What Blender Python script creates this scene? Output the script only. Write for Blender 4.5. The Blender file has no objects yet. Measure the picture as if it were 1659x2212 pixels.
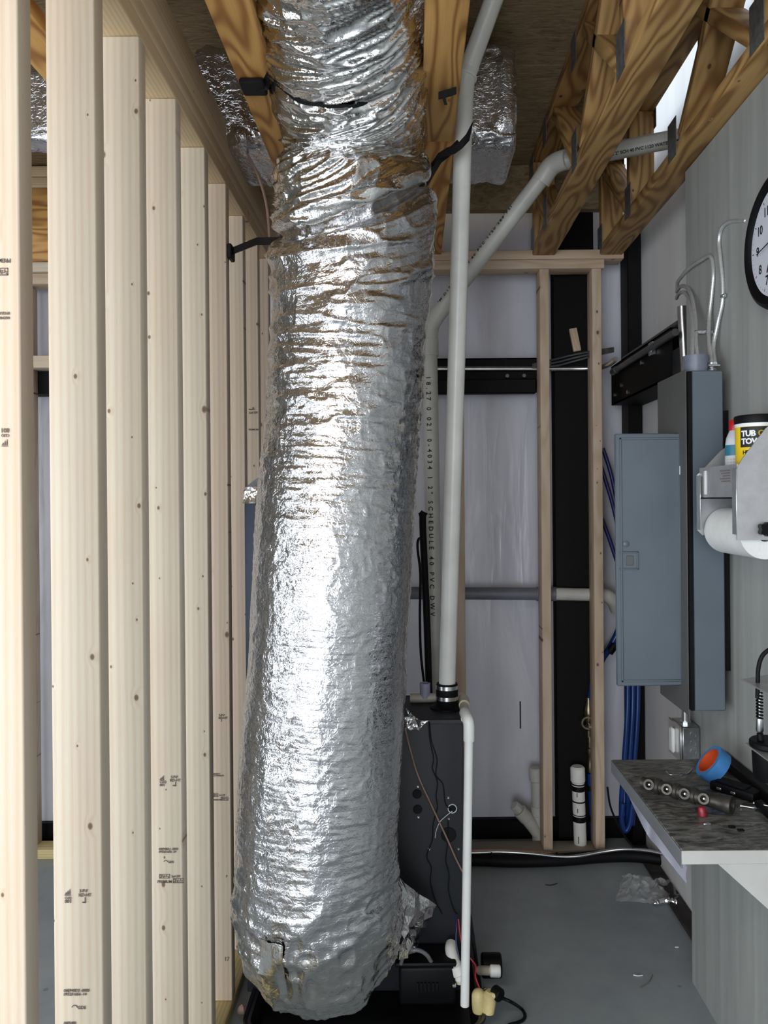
import bpy, bmesh, math, random
import numpy as np
from mathutils import Vector, Matrix, Quaternion

random.seed(7)
scene = bpy.context.scene
COL = scene.collection
PI = math.pi

# ------------------------------------------------------------------ camera
F, VX, VY, H, ROLL = 1661.0, 890.0, 1080.0, 1.456, math.radians(0.5)
cd = bpy.data.cameras.new('camera')
cam = bpy.data.objects.new('camera', cd)
COL.objects.link(cam)
cd.sensor_fit = 'VERTICAL'
cd.sensor_height = 36.0
cd.lens = F * 36.0 / 2212.0
cd.shift_x = (829.5 - VX) / 2212.0
cd.shift_y = -(1106.0 - VY) / 2212.0
cd.clip_start = 0.02
cam.matrix_world = Matrix.Translation((0, 0, H)) @ Matrix.Rotation(PI / 2, 4, 'X') @ Matrix.Rotation(-ROLL, 4, 'Z')
scene.camera = cam

# ------------------------------------------------------------------ world, light, exposure
world = bpy.data.worlds.new('world')
scene.world = world
world.use_nodes = True
bg = world.node_tree.nodes['Background']
bg.inputs[0].default_value = (0.80, 0.90, 1.0, 1)
bg.inputs[1].default_value = 2.2

def area(name, loc, target, sx, sy, watts, color):
    l = bpy.data.lights.new(name, 'AREA')
    l.shape = 'RECTANGLE'
    l.size, l.size_y, l.energy, l.color = sx, sy, watts, color
    o = bpy.data.objects.new(name, l)
    COL.objects.link(o)
    o.location = loc
    d = Vector(target) - Vector(loc)
    o.rotation_euler = d.to_track_quat('-Z', 'Y').to_euler()
    return o

area('daylight_door', (-2.98, -1.2, 1.20), (0, -1.2, 1.20), 3.9, 2.35, 84, (0.90, 0.95, 1.0))
area('front_fill', (-1.2, -3.42, 1.20), (-0.6, 3, 1.1), 2.7, 2.35, 98, (0.92, 0.94, 1.0))  # added fill at the unseen front opening, lifts the centre and back
area('overhead_fill', (-0.9, -0.9, 2.74), (-0.9, -0.9, 0), 1.2, 0.15, 36, (1.0, 0.97, 0.92))  # unseen overhead source, added to brighten the ceiling and truss chords

vs = scene.view_settings
scene.display_settings.display_device = 'sRGB'
vs.view_transform = 'Standard'
vs.look = 'None'
vs.gamma = 1.0
vs.exposure = 0.0
vs.use_curve_mapping = False
scene.cycles.max_bounces = 8
scene.cycles.glossy_bounces = 5
scene.cycles.diffuse_bounces = 4
scene.cycles.sample_clamp_indirect = 6.0

# ------------------------------------------------------------------ picture point -> place in the room
_c, _s = math.cos(ROLL), math.sin(ROLL)
def _un(px, py):
    dx, dy = px - VX, py - VY
    return dx * _c - dy * _s, dy * _c + dx * _s
def W(px, py, Y):
    dx, dy = _un(px, py)
    return Vector((dx * Y / F, Y, H - dy * Y / F))
def WX(px, py, X):
    dx, dy = _un(px, py)
    Y = X * F / dx
    return Vector((X, Y, H - dy * Y / F))
def WZ(px, py, z):
    dx, dy = _un(px, py)
    Y = (H - z) * F / dy
    return Vector((dx * Y / F, Y, z))

# ------------------------------------------------------------------ materials
def lin(r, g, b):
    def f(v):
        v /= 255.0
        return v / 12.92 if v <= 0.04045 else ((v + 0.055) / 1.055) ** 2.4
    return (f(r), f(g), f(b), 1.0)

class NT:
    def __init__(self, name):
        self.m = bpy.data.materials.new(name)
        self.m.use_nodes = True
        self.t = self.m.node_tree
        self.b = self.t.nodes['Principled BSDF']
    def n(self, kind, **kw):
        o = self.t.nodes.new(kind)
        for k, v in kw.items():
            setattr(o, k, v)
        return o
    def l(self, a, b):
        self.t.links.new(a, b)
    def math(self, op, a, b=None, c=None):
        o = self.n('ShaderNodeMath', operation=op)
        for i, v in enumerate((a, b, c)):
            if v is None:
                continue
            if isinstance(v, (int, float)):
                o.inputs[i].default_value = v
            else:
                self.l(v, o.inputs[i])
        return o.outputs[0]
    def mix(self, fac, a, b, mode='MIX'):
        o = self.n('ShaderNodeMix', data_type='RGBA', blend_type=mode)
        for s, v in ((o.inputs[0], fac), (o.inputs[6], a), (o.inputs[7], b)):
            if isinstance(v, (int, float, tuple)):
                s.default_value = v
            else:
                self.l(v, s)
        return o.outputs[2]
    def ramp(self, fac, stops):
        o = self.n('ShaderNodeValToRGB')
        e = o.color_ramp.elements
        while len(e) < len(stops):
            e.new(0.5)
        for i, (p, c) in enumerate(stops):
            e[i].position = p
            e[i].color = c if len(c) == 4 else (*c, 1)
        self.l(fac, o.inputs[0])
        return o.outputs[0]
    def mapping(self, vec, scale=(1, 1, 1), loc=(0, 0, 0)):
        o = self.n('ShaderNodeMapping')
        o.inputs['Scale'].default_value = scale
        o.inputs['Location'].default_value = loc
        self.l(vec, o.inputs['Vector'])
        return o.outputs[0]
    def noise(self, vec, scale, detail=3.0, rough=0.5, dist=0.0):
        o = self.n('ShaderNodeTexNoise')
        o.inputs['Scale'].default_value = scale
        o.inputs['Detail'].default_value = detail
        o.inputs['Roughness'].default_value = rough
        o.inputs['Distortion'].default_value = dist
        self.l(vec, o.inputs['Vector'])
        return o.outputs[0]
    def bump(self, height, strength, dist, prev=None):
        o = self.n('ShaderNodeBump')
        o.inputs['Strength'].default_value = strength
        o.inputs['Distance'].default_value = dist
        self.l(height, o.inputs['Height'])
        if prev is not None:
            self.l(prev, o.inputs['Normal'])
        return o.outputs[0]
    def obj(self):
        return self.n('ShaderNodeTexCoord').outputs['Object']
    def uv(self):
        return self.n('ShaderNodeTexCoord').outputs['UV']
    def rnd(self):
        return self.n('ShaderNodeObjectInfo').outputs['Random']
    def vecadd(self, a, b):
        o = self.n('ShaderNodeVectorMath', operation='ADD')
        self.l(a, o.inputs[0]); self.l(b, o.inputs[1])
        return o.outputs[0]
    def out(self, color=None, rough=None, metal=None, normal=None, **kw):
        for key, v in (('Base Color', color), ('Roughness', rough), ('Metallic', metal), ('Normal', normal)):
            if v is None:
                continue
            if isinstance(v, (int, float, tuple)):
                self.b.inputs[key].default_value = v
            else:
                self.l(v, self.b.inputs[key])
        for k, v in kw.items():
            self.b.inputs[k.replace('_', ' ')].default_value = v
        return self.m

def plain(name, color, rough=0.5, metal=0.0, var=0.12, scale=18.0, bump=0.0, bscale=120.0, stretch=(1, 1, 1)):
    n = NT(name)
    v = n.mapping(n.obj(), stretch)
    f = n.noise(v, scale, 4.0, 0.6)
    d = tuple(c * (1 - 2.2 * var) for c in color[:3]) + (1,)
    l = tuple(min(1, c * (1 + var)) for c in color[:3]) + (1,)
    col = n.ramp(f, ((0.3, d), (0.7, l)))
    nm = None
    if bump:
        nm = n.bump(n.noise(v, bscale, 3.0), bump, 0.002)
    return n.out(col, rough, metal, nm)

def wood(name, light, mid, dark, ring=42.0, contrast=0.5, knots=0.5, tint=None, rough=0.62, zs=0.075, distort=4.5, flame=0.0):
    n = NT(name)
    r = n.rnd()
    cmb = n.n('ShaderNodeCombineXYZ')
    n.l(n.math('MULTIPLY_ADD', r, 0.16, 0.03), cmb.inputs[0])
    n.l(n.math('MULTIPLY_ADD', r, -0.11, 0.05), cmb.inputs[1])
    n.l(n.math('MULTIPLY', r, 37.0), cmb.inputs[2])
    p = n.vecadd(n.obj(), cmb.outputs[0])
    s = n.mapping(p, (1, 1, zs))
    # knots bend the rings about them
    vo = n.n('ShaderNodeTexVoronoi')
    vo.voronoi_dimensions = '2D'
    vo.inputs['Scale'].default_value = 15.0
    sx_ = n.n('ShaderNodeSeparateXYZ'); n.l(p, sx_.inputs[0])
    cx_ = n.n('ShaderNodeCombineXYZ'); n.l(sx_.outputs[0], cx_.inputs[0]); n.l(n.math('MULTIPLY', sx_.outputs[2], 0.7), cx_.inputs[1])
    n.l(cx_.outputs[0], vo.inputs['Vector'])
    dist, cell = vo.outputs['Distance'], vo.outputs['Color']
    sep = n.n('ShaderNodeSeparateColor')
    n.l(cell, sep.inputs[0])
    pick = n.math('LESS_THAN', sep.outputs[0], knots)
    size = n.math('MULTIPLY_ADD', n.math('POWER', sep.outputs[1], 3.0), 0.085, 0.028)
    rel = n.math('DIVIDE', dist, size)
    halo = n.math('MULTIPLY', n.math('SUBTRACT', 1.0, n.math('SMOOTHSTEP', rel, 0.9, 3.6) if False else n.math('MINIMUM', n.math('DIVIDE', rel, 3.2), 1.0)), pick)
    core = n.math('MULTIPLY', n.math('SUBTRACT', 1.0, n.math('MINIMUM', n.math('POWER', rel, 4.0), 1.0)), pick)
    wv = n.n('ShaderNodeTexWave', wave_type='RINGS', rings_direction='Z')
    wv.inputs['Scale'].default_value = ring
    wv.inputs['Distortion'].default_value = distort
    wv.inputs['Detail'].default_value = 2.0
    wv.inputs['Detail Scale'].default_value = 0.32
    bend = n.n('ShaderNodeCombineXYZ')
    n.l(n.math('MULTIPLY', halo, 0.012), bend.inputs[0])
    n.l(n.math('MULTIPLY', halo, 0.012), bend.inputs[1])
    n.l(n.vecadd(s, bend.outputs[0]), wv.inputs['Vector'])
    g = n.math('POWER', wv.outputs[1], 1.6)
    if flame:                                   # flat sawn boards: contour lines of a drawn out field
        fl = n.noise(n.vecadd(n.mapping(p, (1, 1, 0.17)), bend.outputs[0]), 11.0, 1.5, 0.4)
        g = n.math('POWER', n.math('MULTIPLY_ADD', n.math('SINE', n.math('MULTIPLY', fl, flame)), 0.5, 0.5), 1.5)
    fine = n.noise(n.mapping(p, (1, 1, 0.03)), 420.0, 2.0)
    broad = n.noise(n.mapping(p, (1, 1, 0.2)), 9.0, 2.0)
    base = n.mix(n.math('MULTIPLY', g, contrast), light, mid)
    base = n.mix(n.math('MULTIPLY', n.math('SUBTRACT', fine, 0.42), 0.55), base, mid)
    if tint:
        tf = n.math('MULTIPLY', n.math('GREATER_THAN', n.math('ADD', broad, n.math('MULTIPLY_ADD', r, 0.5, -0.25)), 0.0), n.ramp(n.math('ADD', broad, n.math('MULTIPLY_ADD', r, 0.5, -0.25)), ((0.35, (0, 0, 0)), (0.7, (1, 1, 1)))))
        base = n.mix(tf, base, n.mix(1.0, base, tint, 'MULTIPLY'))
    base = n.mix(n.math('MULTIPLY', n.math('POWER', halo, 2.0), 0.5), base, mid)
    base = n.mix(n.math('MULTIPLY', core, 0.85), base, dark)
    nm = n.bump(g, 0.10, 0.0008)
    nm = n.bump(fine, 0.18, 0.0006, nm)
    return n.out(base, rough, 0.0, nm)

def foil(name, base=(0.80, 0.80, 0.81, 1), rough=0.2, cell=95.0, strength=0.55, scrim=0.0, big=0.0):
    n = NT(name)
    o = n.obj()
    warp = n.n('ShaderNodeVectorMath', operation='SCALE')
    nz = n.n('ShaderNodeTexNoise'); nz.inputs['Scale'].default_value = 34.0
    n.l(o, nz.inputs['Vector'])
    n.l(nz.outputs[1], warp.inputs[0]); warp.inputs['Scale'].default_value = 0.05
    p = n.vecadd(o, warp.outputs[0])
    v1 = n.n('ShaderNodeTexVoronoi', feature='DISTANCE_TO_EDGE'); v1.inputs['Scale'].default_value = cell
    n.l(n.mapping(p, (1, 1, 1.5)), v1.inputs['Vector'])
    v2 = n.n('ShaderNodeTexVoronoi', feature='F1'); v2.inputs['Scale'].default_value = cell * 0.45
    n.l(n.mapping(p, (1, 1, 1.8)), v2.inputs['Vector'])
    nm = n.bump(n.noise(p, 26.0, 3.0, 0.55, 0.4), strength * 0.5, 0.004)
    nm = n.bump(v2.outputs['Distance'], strength * 0.5, 0.004, nm)
    nm = n.bump(n.math('MINIMUM', v1.outputs['Distance'], 0.14), strength, 0.004, nm)
    nm = n.bump(n.noise(n.mapping(p, (1, 1, 2.6)), 210.0, 2.0), strength * 0.4, 0.0012, nm)
    if scrim:
        wv = n.n('ShaderNodeTexWave', wave_type='BANDS', bands_direction='Y')
        wv.inputs['Scale'].default_value = 26.0
        wv.inputs['Distortion'].default_value = 1.6
        wv.inputs['Detail'].default_value = 2.0
        wv.inputs['Detail Scale'].default_value = 1.2
        n.l(n.uv(), wv.inputs['Vector'])
        nm = n.bump(n.math('POWER', wv.outputs[1], 3.0), scrim, 0.003, nm)
    rr = n.ramp(n.noise(o, 9.0, 2.0), ((0.35, (rough * 0.7,) * 3), (0.7, (rough * 1.35,) * 3)))
    return n.out(base, rr, 1.0, nm)

M = {}
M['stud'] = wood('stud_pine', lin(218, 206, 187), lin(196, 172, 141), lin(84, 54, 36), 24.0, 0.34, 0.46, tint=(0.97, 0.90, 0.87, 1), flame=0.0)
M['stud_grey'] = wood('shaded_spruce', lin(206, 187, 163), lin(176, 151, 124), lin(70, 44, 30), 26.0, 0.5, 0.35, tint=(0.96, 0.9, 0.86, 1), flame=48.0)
M['plate'] = wood('plate_pine', lin(222, 198, 160), lin(194, 160, 116), lin(78, 50, 32), 34.0, 0.42, 0.22)
M['treated'] = wood('treated_pine', lin(206, 190, 140), lin(170, 146, 92), lin(80, 60, 36), 30.0, 0.5, 0.2)
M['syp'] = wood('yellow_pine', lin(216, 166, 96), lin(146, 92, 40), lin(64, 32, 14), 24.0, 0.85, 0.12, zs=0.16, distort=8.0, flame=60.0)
M['syp_dim'] = wood('dimmed_yellow_pine', lin(186, 148, 92), lin(122, 82, 40), lin(60, 30, 14), 24.0, 0.85, 0.12, zs=0.16, distort=8.0, flame=60.0)  # same pine in darker colours, dimness of the far trusses painted in
M['plate_grey'] = wood('dimmed_grey_pine', lin(150, 140, 128), lin(118, 106, 92), lin(60, 46, 36), 30.0, 0.4, 0.2)  # pine greyed in colour to stand for dim light at the back plate
M['osb'] = None
def make_osb(name, a, b, c):
    n = NT(name)
    o = n.obj()
    f = n.noise(n.mapping(o, (9, 45, 20)), 1.6, 4.0, 0.7, 1.2)
    col = n.ramp(f, ((0.25, c), (0.48, b), (0.72, a)))
    col = n.mix(n.math('MULTIPLY', n.noise(o, 6.0, 2.0), 0.3), col, c)
    return n.out(col, 0.8, 0.0, n.bump(f, 0.5, 0.003))
M['osb'] = make_osb('strand_board', lin(180, 160, 128), lin(150, 128, 96), lin(92, 74, 52))
M['foil_low'] = foil('duct_foil_scrim', (0.64, 0.64, 0.66, 1), 0.14, 95.0, 0.36, 0.08)
M['foil_up'] = foil('duct_foil_folded', (0.66, 0.66, 0.66, 1), 0.12, 80.0, 0.20)
M['foil_boot'] = foil('duct_foil_taped', (0.66, 0.65, 0.63, 1), 0.14, 55.0, 0.55)
M['foil_dull'] = foil('duct_board_foil', (0.62, 0.62, 0.64, 1), 0.24, 60.0, 0.7)
M['foil_tape'] = foil('foil_tape', (0.84, 0.84, 0.84, 1), 0.14, 40.0, 0.35)
M['strap'] = plain('strap_webbing', lin(26, 26, 28), 0.55, bump=0.4, bscale=400)
M['black'] = plain('black_plastic', lin(10, 10, 12), 0.5)
M['rubber'] = plain('black_rubber', lin(16, 16, 18), 0.6, bump=0.2)
M['steel_black'] = plain('black_primed_steel', lin(7, 6, 6), 0.6, bump=0.15, bscale=60)
for k_ in ('steel_black', 'black', 'rubber', 'strap'):
    M[k_].node_tree.nodes['Principled BSDF'].inputs['Specular IOR Level'].default_value = 0.18
M['furnace'] = plain('charcoal_sheet_metal', lin(29, 32, 38), 0.5, 0.0, 0.05, 6.0, 0.08, 300)
M['plenum'] = plain('slate_sheet_metal', lin(48, 62, 82), 0.5, 0.0, 0.05)
M['pan'] = plain('drip_pan_plastic', lin(24, 25, 28), 0.35)
M['pvc'] = plain('white_pvc', lin(224, 224, 218), 0.32, 0.0, 0.06, 7.0)
M['pvc_old'] = plain('dull_pvc', lin(196, 194, 186), 0.4, 0.0, 0.08, 9.0)
M['pvc_cream'] = plain('cream_pvc', lin(206, 198, 180), 0.4, 0.0, 0.06)
M['pvc_grey'] = plain('grey_pvc', lin(112, 116, 124), 0.45, 0.0, 0.08)
M['cup'] = plain('lilac_plastic', lin(176, 176, 200), 0.4)
M['ink'] = plain('stamp_ink', lin(116, 106, 100), 0.8)
M['ink_dark'] = plain('black_print', lin(24, 24, 26), 0.6)
M['concrete'] = None
def make_concrete():
    n = NT('trowelled_concrete')
    o = n.obj()
    f = n.noise(o, 1.7, 5.0, 0.6, 0.3)
    f2 = n.noise(o, 22.0, 5.0, 0.65)
    col = n.ramp(f, ((0.3, lin(132, 140, 145)), (0.55, lin(154, 162, 165)), (0.75, lin(170, 176, 176))))
    col = n.mix(n.math('MULTIPLY', f2, 0.25), col, lin(126, 132, 134))
    vo = n.n('ShaderNodeTexVoronoi'); vo.inputs['Scale'].default_value = 9.0
    n.l(o, vo.inputs['Vector'])
    sp = n.math('LESS_THAN', vo.outputs['Distance'], 0.07)
    sep = n.n('ShaderNodeSeparateColor'); n.l(vo.outputs['Color'], sep.inputs[0])
    sp = n.math('MULTIPLY', sp, n.math('LESS_THAN', sep.outputs[0], 0.3))
    col = n.mix(n.math('MULTIPLY', sp, 0.4), col, lin(60, 60, 60))
    return n.out(col, n.ramp(f2, ((0.3, (0.32,) * 3), (0.7, (0.55,) * 3))), 0.0, n.bump(f2, 0.12, 0.002))
M['concrete'] = make_concrete()
def make_vinyl():
    n = NT('vinyl_faced_insulation')
    o = n.obj()
    f = n.noise(n.mapping(o, (1, 1, 0.35)), 5.0, 3.0, 0.5, 0.8)
    w = n.noise(n.mapping(o, (1, 1, 0.12)), 14.0, 3.0, 0.5, 1.5)
    col = n.ramp(f, ((0.3, lin(202, 202, 212)), (0.7, lin(218, 218, 226))))
    nm = n.bump(f, 0.2, 0.05)
    nm = n.bump(n.math('POWER', w, 5.0), 0.14, 0.03, nm)
    return n.out(col, 0.28, 0.0, nm)
M['vinyl'] = make_vinyl()
def make_liner():
    n = NT('white_liner_panel')
    o = n.obj()
    f = n.noise(n.mapping(o, (1, 1, 0.06)), 24.0, 4.0, 0.6)
    g = n.noise(n.mapping(o, (1, 1, 0.35)), 3.0, 3.0)
    col = n.ramp(f, ((0.3, lin(144, 146, 142)), (0.7, lin(164, 166, 162))))
    col = n.mix(n.math('MULTIPLY', g, 0.3), col, lin(132, 136, 136))
    wv = n.n('ShaderNodeTexWave', wave_type='BANDS', bands_direction='Y')
    wv.inputs['Scale'].default_value = 3.0
    wv.inputs['Distortion'].default_value = 0.0
    n.l(o, wv.inputs['Vector'])
    nm = n.bump(n.math('POWER', wv.outputs[1], 6.0), 0.12, 0.006)
    return n.out(col, 0.5, 0.0, nm)
M['liner'] = make_liner()
def make_brushed(name, a, b, sc=(30, 30, 1.2)):
    n = NT(name)
    o = n.obj()
    f = n.noise(n.mapping(o, sc), 1.0, 4.0, 0.65)
    return n.out(n.ramp(f, ((0.3, a), (0.7, b))), 0.55, 0.0, n.bump(f, 0.15, 0.002))
M['skirt'] = make_brushed('streaked_grey_panel', lin(150, 158, 164), lin(180, 187, 192))
def make_counter():
    n = NT('smudged_dark_worktop')
    o = n.obj()
    f = n.noise(n.mapping(o, (1.0, 2.6, 1)), 12.0, 5.0, 0.68, 2.2)
    g = n.noise(n.mapping(o, (2.2, 1, 1)), 5.0, 2.0)
    col = n.ramp(f, ((0.38, lin(54, 54, 54)), (0.50, lin(112, 112, 108)), (0.66, lin(168, 168, 163))))
    col = n.mix(n.math('MULTIPLY', g, 0.6), col, lin(52, 51, 50))
    return n.out(col, 0.35, 0.0, n.bump(f, 0.1, 0.002))
M['counter'] = make_counter()
M['white_edge'] = plain('white_edging', lin(184, 184, 180), 0.4, 0.0, 0.06, 7.0)
M['edge_grey'] = plain('grey_edging', lin(116, 118, 122), 0.45, 0.0, 0.06, 7.0)
M['panel'] = plain('grey_enamel_steel', lin(90, 100, 109), 0.42, 0.0, 0.04, 5.0, 0.08, 400)
M['panel_side'] = plain('grey_enamel_plate', lin(88, 88, 87), 0.45, 0.0, 0.05)
M['mc'] = plain('bright_cable_armour', (0.72, 0.73, 0.73, 1), 0.34, 0.65, 0.05, 60)
M['liner_out'] = plain('lightened_recess_liner', lin(236, 236, 236), 0.5, 0.0, 0.05, 8.0, 0.1, 20, (1, 1, 0.1))  # liner colour lightened to offset the shade in the recess
M['hub'] = plain('grey_hub_plastic', lin(112, 118, 132), 0.4)
M['emt'] = plain('galvanised_conduit', (0.62, 0.62, 0.62, 1), 0.28, 1.0, 0.1, 30)
M['emt_dull'] = plain('dull_conduit', lin(96, 98, 100), 0.35, 0.6, 0.1, 30)
M['zinc'] = plain('zinc_clip', (0.8, 0.85, 0.88, 1), 0.2, 1.0, 0.05)
M['steel'] = plain('stamped_steel', (0.45, 0.46, 0.47, 1), 0.3, 1.0, 0.12, 40)
M['nailplate'] = plain('galvanised_nail_plate', lin(118, 118, 116), 0.5, 0.5, 0.2, 60, 0.8, 130)
M['stainless'] = plain('brushed_stainless', (0.55, 0.55, 0.56, 1), 0.42, 0.75, 0.06, 30)
M['stainless_b'] = plain('bright_stainless', (0.8, 0.8, 0.8, 1), 0.25, 1.0, 0.05, 30)
M['paper'] = plain('paper_towel', lin(226, 228, 226), 0.9, 0.0, 0.03, 30, 0.3, 200)
M['yellow'] = plain('yellow_label', lin(236, 202, 24), 0.4, 0.0, 0.03)
M['red'] = plain('red_plastic', lin(196, 14, 30), 0.3)
M['red_dull'] = plain('wine_red_plastic', lin(150, 34, 48), 0.3)
M['redw'] = plain('red_wire', lin(170, 24, 30), 0.4)
M['white'] = plain('white_plastic', lin(232, 234, 232), 0.4, 0.0, 0.03)
M['teal'] = plain('teal_label', lin(40, 120, 146), 0.4)
M['label'] = plain('pale_label', lin(206, 208, 216), 0.5)
M['cloth_tan'] = plain('faded_gold_print', lin(176, 166, 120), 0.6)
M['clock_face'] = plain('clock_paper', lin(206, 208, 218), 0.6, 0.0, 0.02)
M['blue_tape'] = plain('blue_masking_tape', lin(58, 122, 182), 0.7, 0.0, 0.06, 60)
M['orange'] = plain('orange_cardboard', lin(206, 76, 30), 0.6)
M['blue_pex'] = plain('blue_pex', lin(10, 52, 118), 0.32)
M['blue_dark'] = plain('navy_hose', lin(14, 26, 92), 0.35)
M['brass'] = plain('aged_brass', (0.30, 0.25, 0.17, 1), 0.35, 1.0, 0.2, 40)
M['bronze'] = plain('dull_bronze', (0.085, 0.078, 0.068, 1), 0.42, 0.7, 0.2, 40)
M['cream'] = plain('cream_valve_plastic', lin(206, 190, 136), 0.4)
M['copper'] = plain('copper_line', (0.75, 0.40, 0.25, 1), 0.3, 1.0)
M['silver'] = plain('bright_line', (0.62, 0.63, 0.64, 1), 0.28, 1.0)
M['wire_brown'] = plain('brown_wire', lin(150, 120, 108), 0.5)
M['wire_pink'] = plain('thermostat_cable', lin(176, 146, 132), 0.5)
M['grey_tube'] = plain('grey_vinyl_tube', lin(110, 112, 116), 0.35)
M['dirt'] = plain('dirty_base_strip', lin(54, 50, 48), 0.9, 0.0, 0.35, 14, 0.6, 60)
M['plastic_sheet'] = plain('pale_poly_sheet', lin(176, 178, 192), 0.35, 0.0, 0.08, 8, 0.3, 40)
def make_film():
    n = NT('clear_film')
    o = n.obj()
    nm = n.bump(n.noise(o, 45.0, 3.0), 0.8, 0.01)
    n.out((0.85, 0.86, 0.87, 1), 0.1, 0.0, nm)
    n.b.inputs['Alpha'].default_value = 0.2
    return n.m
M['film'] = make_film()

# ------------------------------------------------------------------ geometry helpers
class MB:
    def __init__(self):
        self.v, self.f = [], []
    def add(self, vs, fs):
        k = len(self.v)
        self.v += [tuple(p) for p in vs]
        self.f += [tuple(i + k for i in q) for q in fs]
        return self
    def box(self, x0, x1, y0, y1, z0, z1, bev=0.0, mtx=None, seg=1):
        bm = bmesh.new()
        bmesh.ops.create_cube(bm, size=1.0)
        for p in bm.verts:
            p.co = Vector(((x0 + x1) / 2 + p.co.x * (x1 - x0), (y0 + y1) / 2 + p.co.y * (y1 - y0), (z0 + z1) / 2 + p.co.z * (z1 - z0)))
        if bev:
            bmesh.ops.bevel(bm, geom=list(bm.edges), offset=bev, segments=seg, affect='EDGES', profile=0.5)
        bm.verts.index_update()
        vs = [(mtx @ p.co) if mtx else p.co.copy() for p in bm.verts]
        fs = [[p.index for p in q.verts] for q in bm.faces]
        bm.free()
        return self.add(vs, fs)
    def tube(self, pts, r, seg=14, caps=True, ref=None):
        pts = [Vector(p) for p in pts]
        n = len(pts)
        rs = r if isinstance(r, (list, tuple)) else [r] * n
        vs, fs = [], []
        a = None
        for i, p in enumerate(pts):
            t = (pts[min(i + 1, n - 1)] - pts[max(i - 1, 0)])
            t = t.normalized() if t.length > 1e-9 else Vector((0, 0, 1))
            if a is None:
                a = Vector(ref) if ref else (Vector((1, 0, 0)) if abs(t.x) < 0.8 else Vector((0, 1, 0)))
            a = (a - t * a.dot(t))
            a = a.normalized() if a.length > 1e-6 else t.orthogonal().normalized()
            b = t.cross(a)
            for k in range(seg):
                w = 2 * PI * k / seg
                vs.append(p + (a * math.cos(w) + b * math.sin(w)) * rs[i])
        for i in range(n - 1):
            for k in range(seg):
                k2 = (k + 1) % seg
                fs.append((i * seg + k, i * seg + k2, (i + 1) * seg + k2, (i + 1) * seg + k))
        if caps:
            fs.append(tuple(range(seg - 1, -1, -1)))
            fs.append(tuple((n - 1) * seg + k for k in range(seg)))
        return self.add(vs, fs)
    def cyl(self, p0, p1, r, seg=20, bev=0.0):
        p0, p1 = Vector(p0), Vector(p1)
        if bev:
            d = (p1 - p0).normalized()
            return self.tube([p0, p0 + d * 1e-5, p0 + d * bev, p1 - d * bev, p1 - d * 1e-5, p1], [r - bev, r - bev, r, r, r - bev, r - bev], seg)
        return self.tube([p0, p1], r, seg)
    def lathe(self, base, axis, prof, seg=28):
        axis = Vector(axis).normalized()
        a = axis.orthogonal().normalized()
        b = axis.cross(a)
        base = Vector(base)
        vs, fs = [], []
        for h, r in prof:
            for k in range(seg):
                w = 2 * PI * k / seg
                vs.append(base + axis * h + (a * math.cos(w) + b * math.sin(w)) * max(r, 1e-5))
        for i in range(len(prof) - 1):
            for k in range(seg):
                k2 = (k + 1) % seg
                fs.append((i * seg + k, i * seg + k2, (i + 1) * seg + k2, (i + 1) * seg + k))
        fs.append(tuple(range(seg - 1, -1, -1)))
        fs.append(tuple((len(prof) - 1) * seg + k for k in range(seg)))
        return self.add(vs, fs)
    def ring(self, c, axis, r0, r1, h, seg=28):
        axis = Vector(axis).normalized()
        a = axis.orthogonal().normalized(); b = axis.cross(a); c = Vector(c)
        vs, fs = [], []
        for hh, rr in ((0, r0), (0, r1), (h, r1), (h, r0)):
            for k in range(seg):
                w = 2 * PI * k / seg
                vs.append(c + axis * hh + (a * math.cos(w) + b * math.sin(w)) * rr)
        for i in range(4):
            j = (i + 1) % 4
            for k in range(seg):
                k2 = (k + 1) % seg
                fs.append((i * seg + k, i * seg + k2, j * seg + k2, j * seg + k))
        return self.add(vs, fs)
    def prism(self, poly, ext):
        poly = [Vector(p) for p in poly]; ext = Vector(ext); n = len(poly)
        vs = poly + [p + ext for p in poly]
        fs = [tuple(range(n - 1, -1, -1)), tuple(range(n, 2 * n))]
        for i in range(n):
            j = (i + 1) % n
            fs.append((i, j, n + j, n + i))
        return self.add(vs, fs)
    def ribbon(self, pts, wdirs, w, t):
        """flat strap: pts along the middle, wdirs width directions"""
        n = len(pts); vs, fs = [], []
        for i in range(n):
            p = Vector(pts[i]); a = Vector(wdirs[i]).normalized()
            tt = (Vector(pts[min(i + 1, n - 1)]) - Vector(pts[max(i - 1, 0)])).normalized()
            b = a.cross(tt).normalized()
            ww = w[i] if isinstance(w, (list, tuple)) else w
            for s, q in ((-1, -1), (1, -1), (1, 1), (-1, 1)):
                vs.append(p + a * s * ww / 2 + b * q * t / 2)
        for i in range(n - 1):
            for k in range(4):
                k2 = (k + 1) % 4
                fs.append((i * 4 + k, i * 4 + k2, i * 4 + 4 + k2, i * 4 + 4 + k))
        fs.append((3, 2, 1, 0)); fs.append(tuple((n - 1) * 4 + k for k in range(4)))
        return self.add(vs, fs)
    def patch(self, c00, c10, c11, c01, nu, nv, amp, seed, thick=0.0006, sharp=True):
        """rumpled sheet between four corners, with a thickness"""
        rng = np.random.RandomState(seed)
        c00, c10, c11, c01 = map(Vector, (c00, c10, c11, c01))
        nrm = (c10 - c00).cross(c01 - c00).normalized()
        rows = []
        for layer in (0, 1):
            for j in range(nv + 1):
                for i in range(nu + 1):
                    u, v = i / nu, j / nv
                    p = (c00 * (1 - u) + c10 * u) * (1 - v) + (c01 * (1 - u) + c11 * u) * v
                    rows.append(p)
        h = rng.rand(nv + 1, nu + 1) - 0.5
        n1 = (nu + 1) * (nv + 1)
        vs = []
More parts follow.
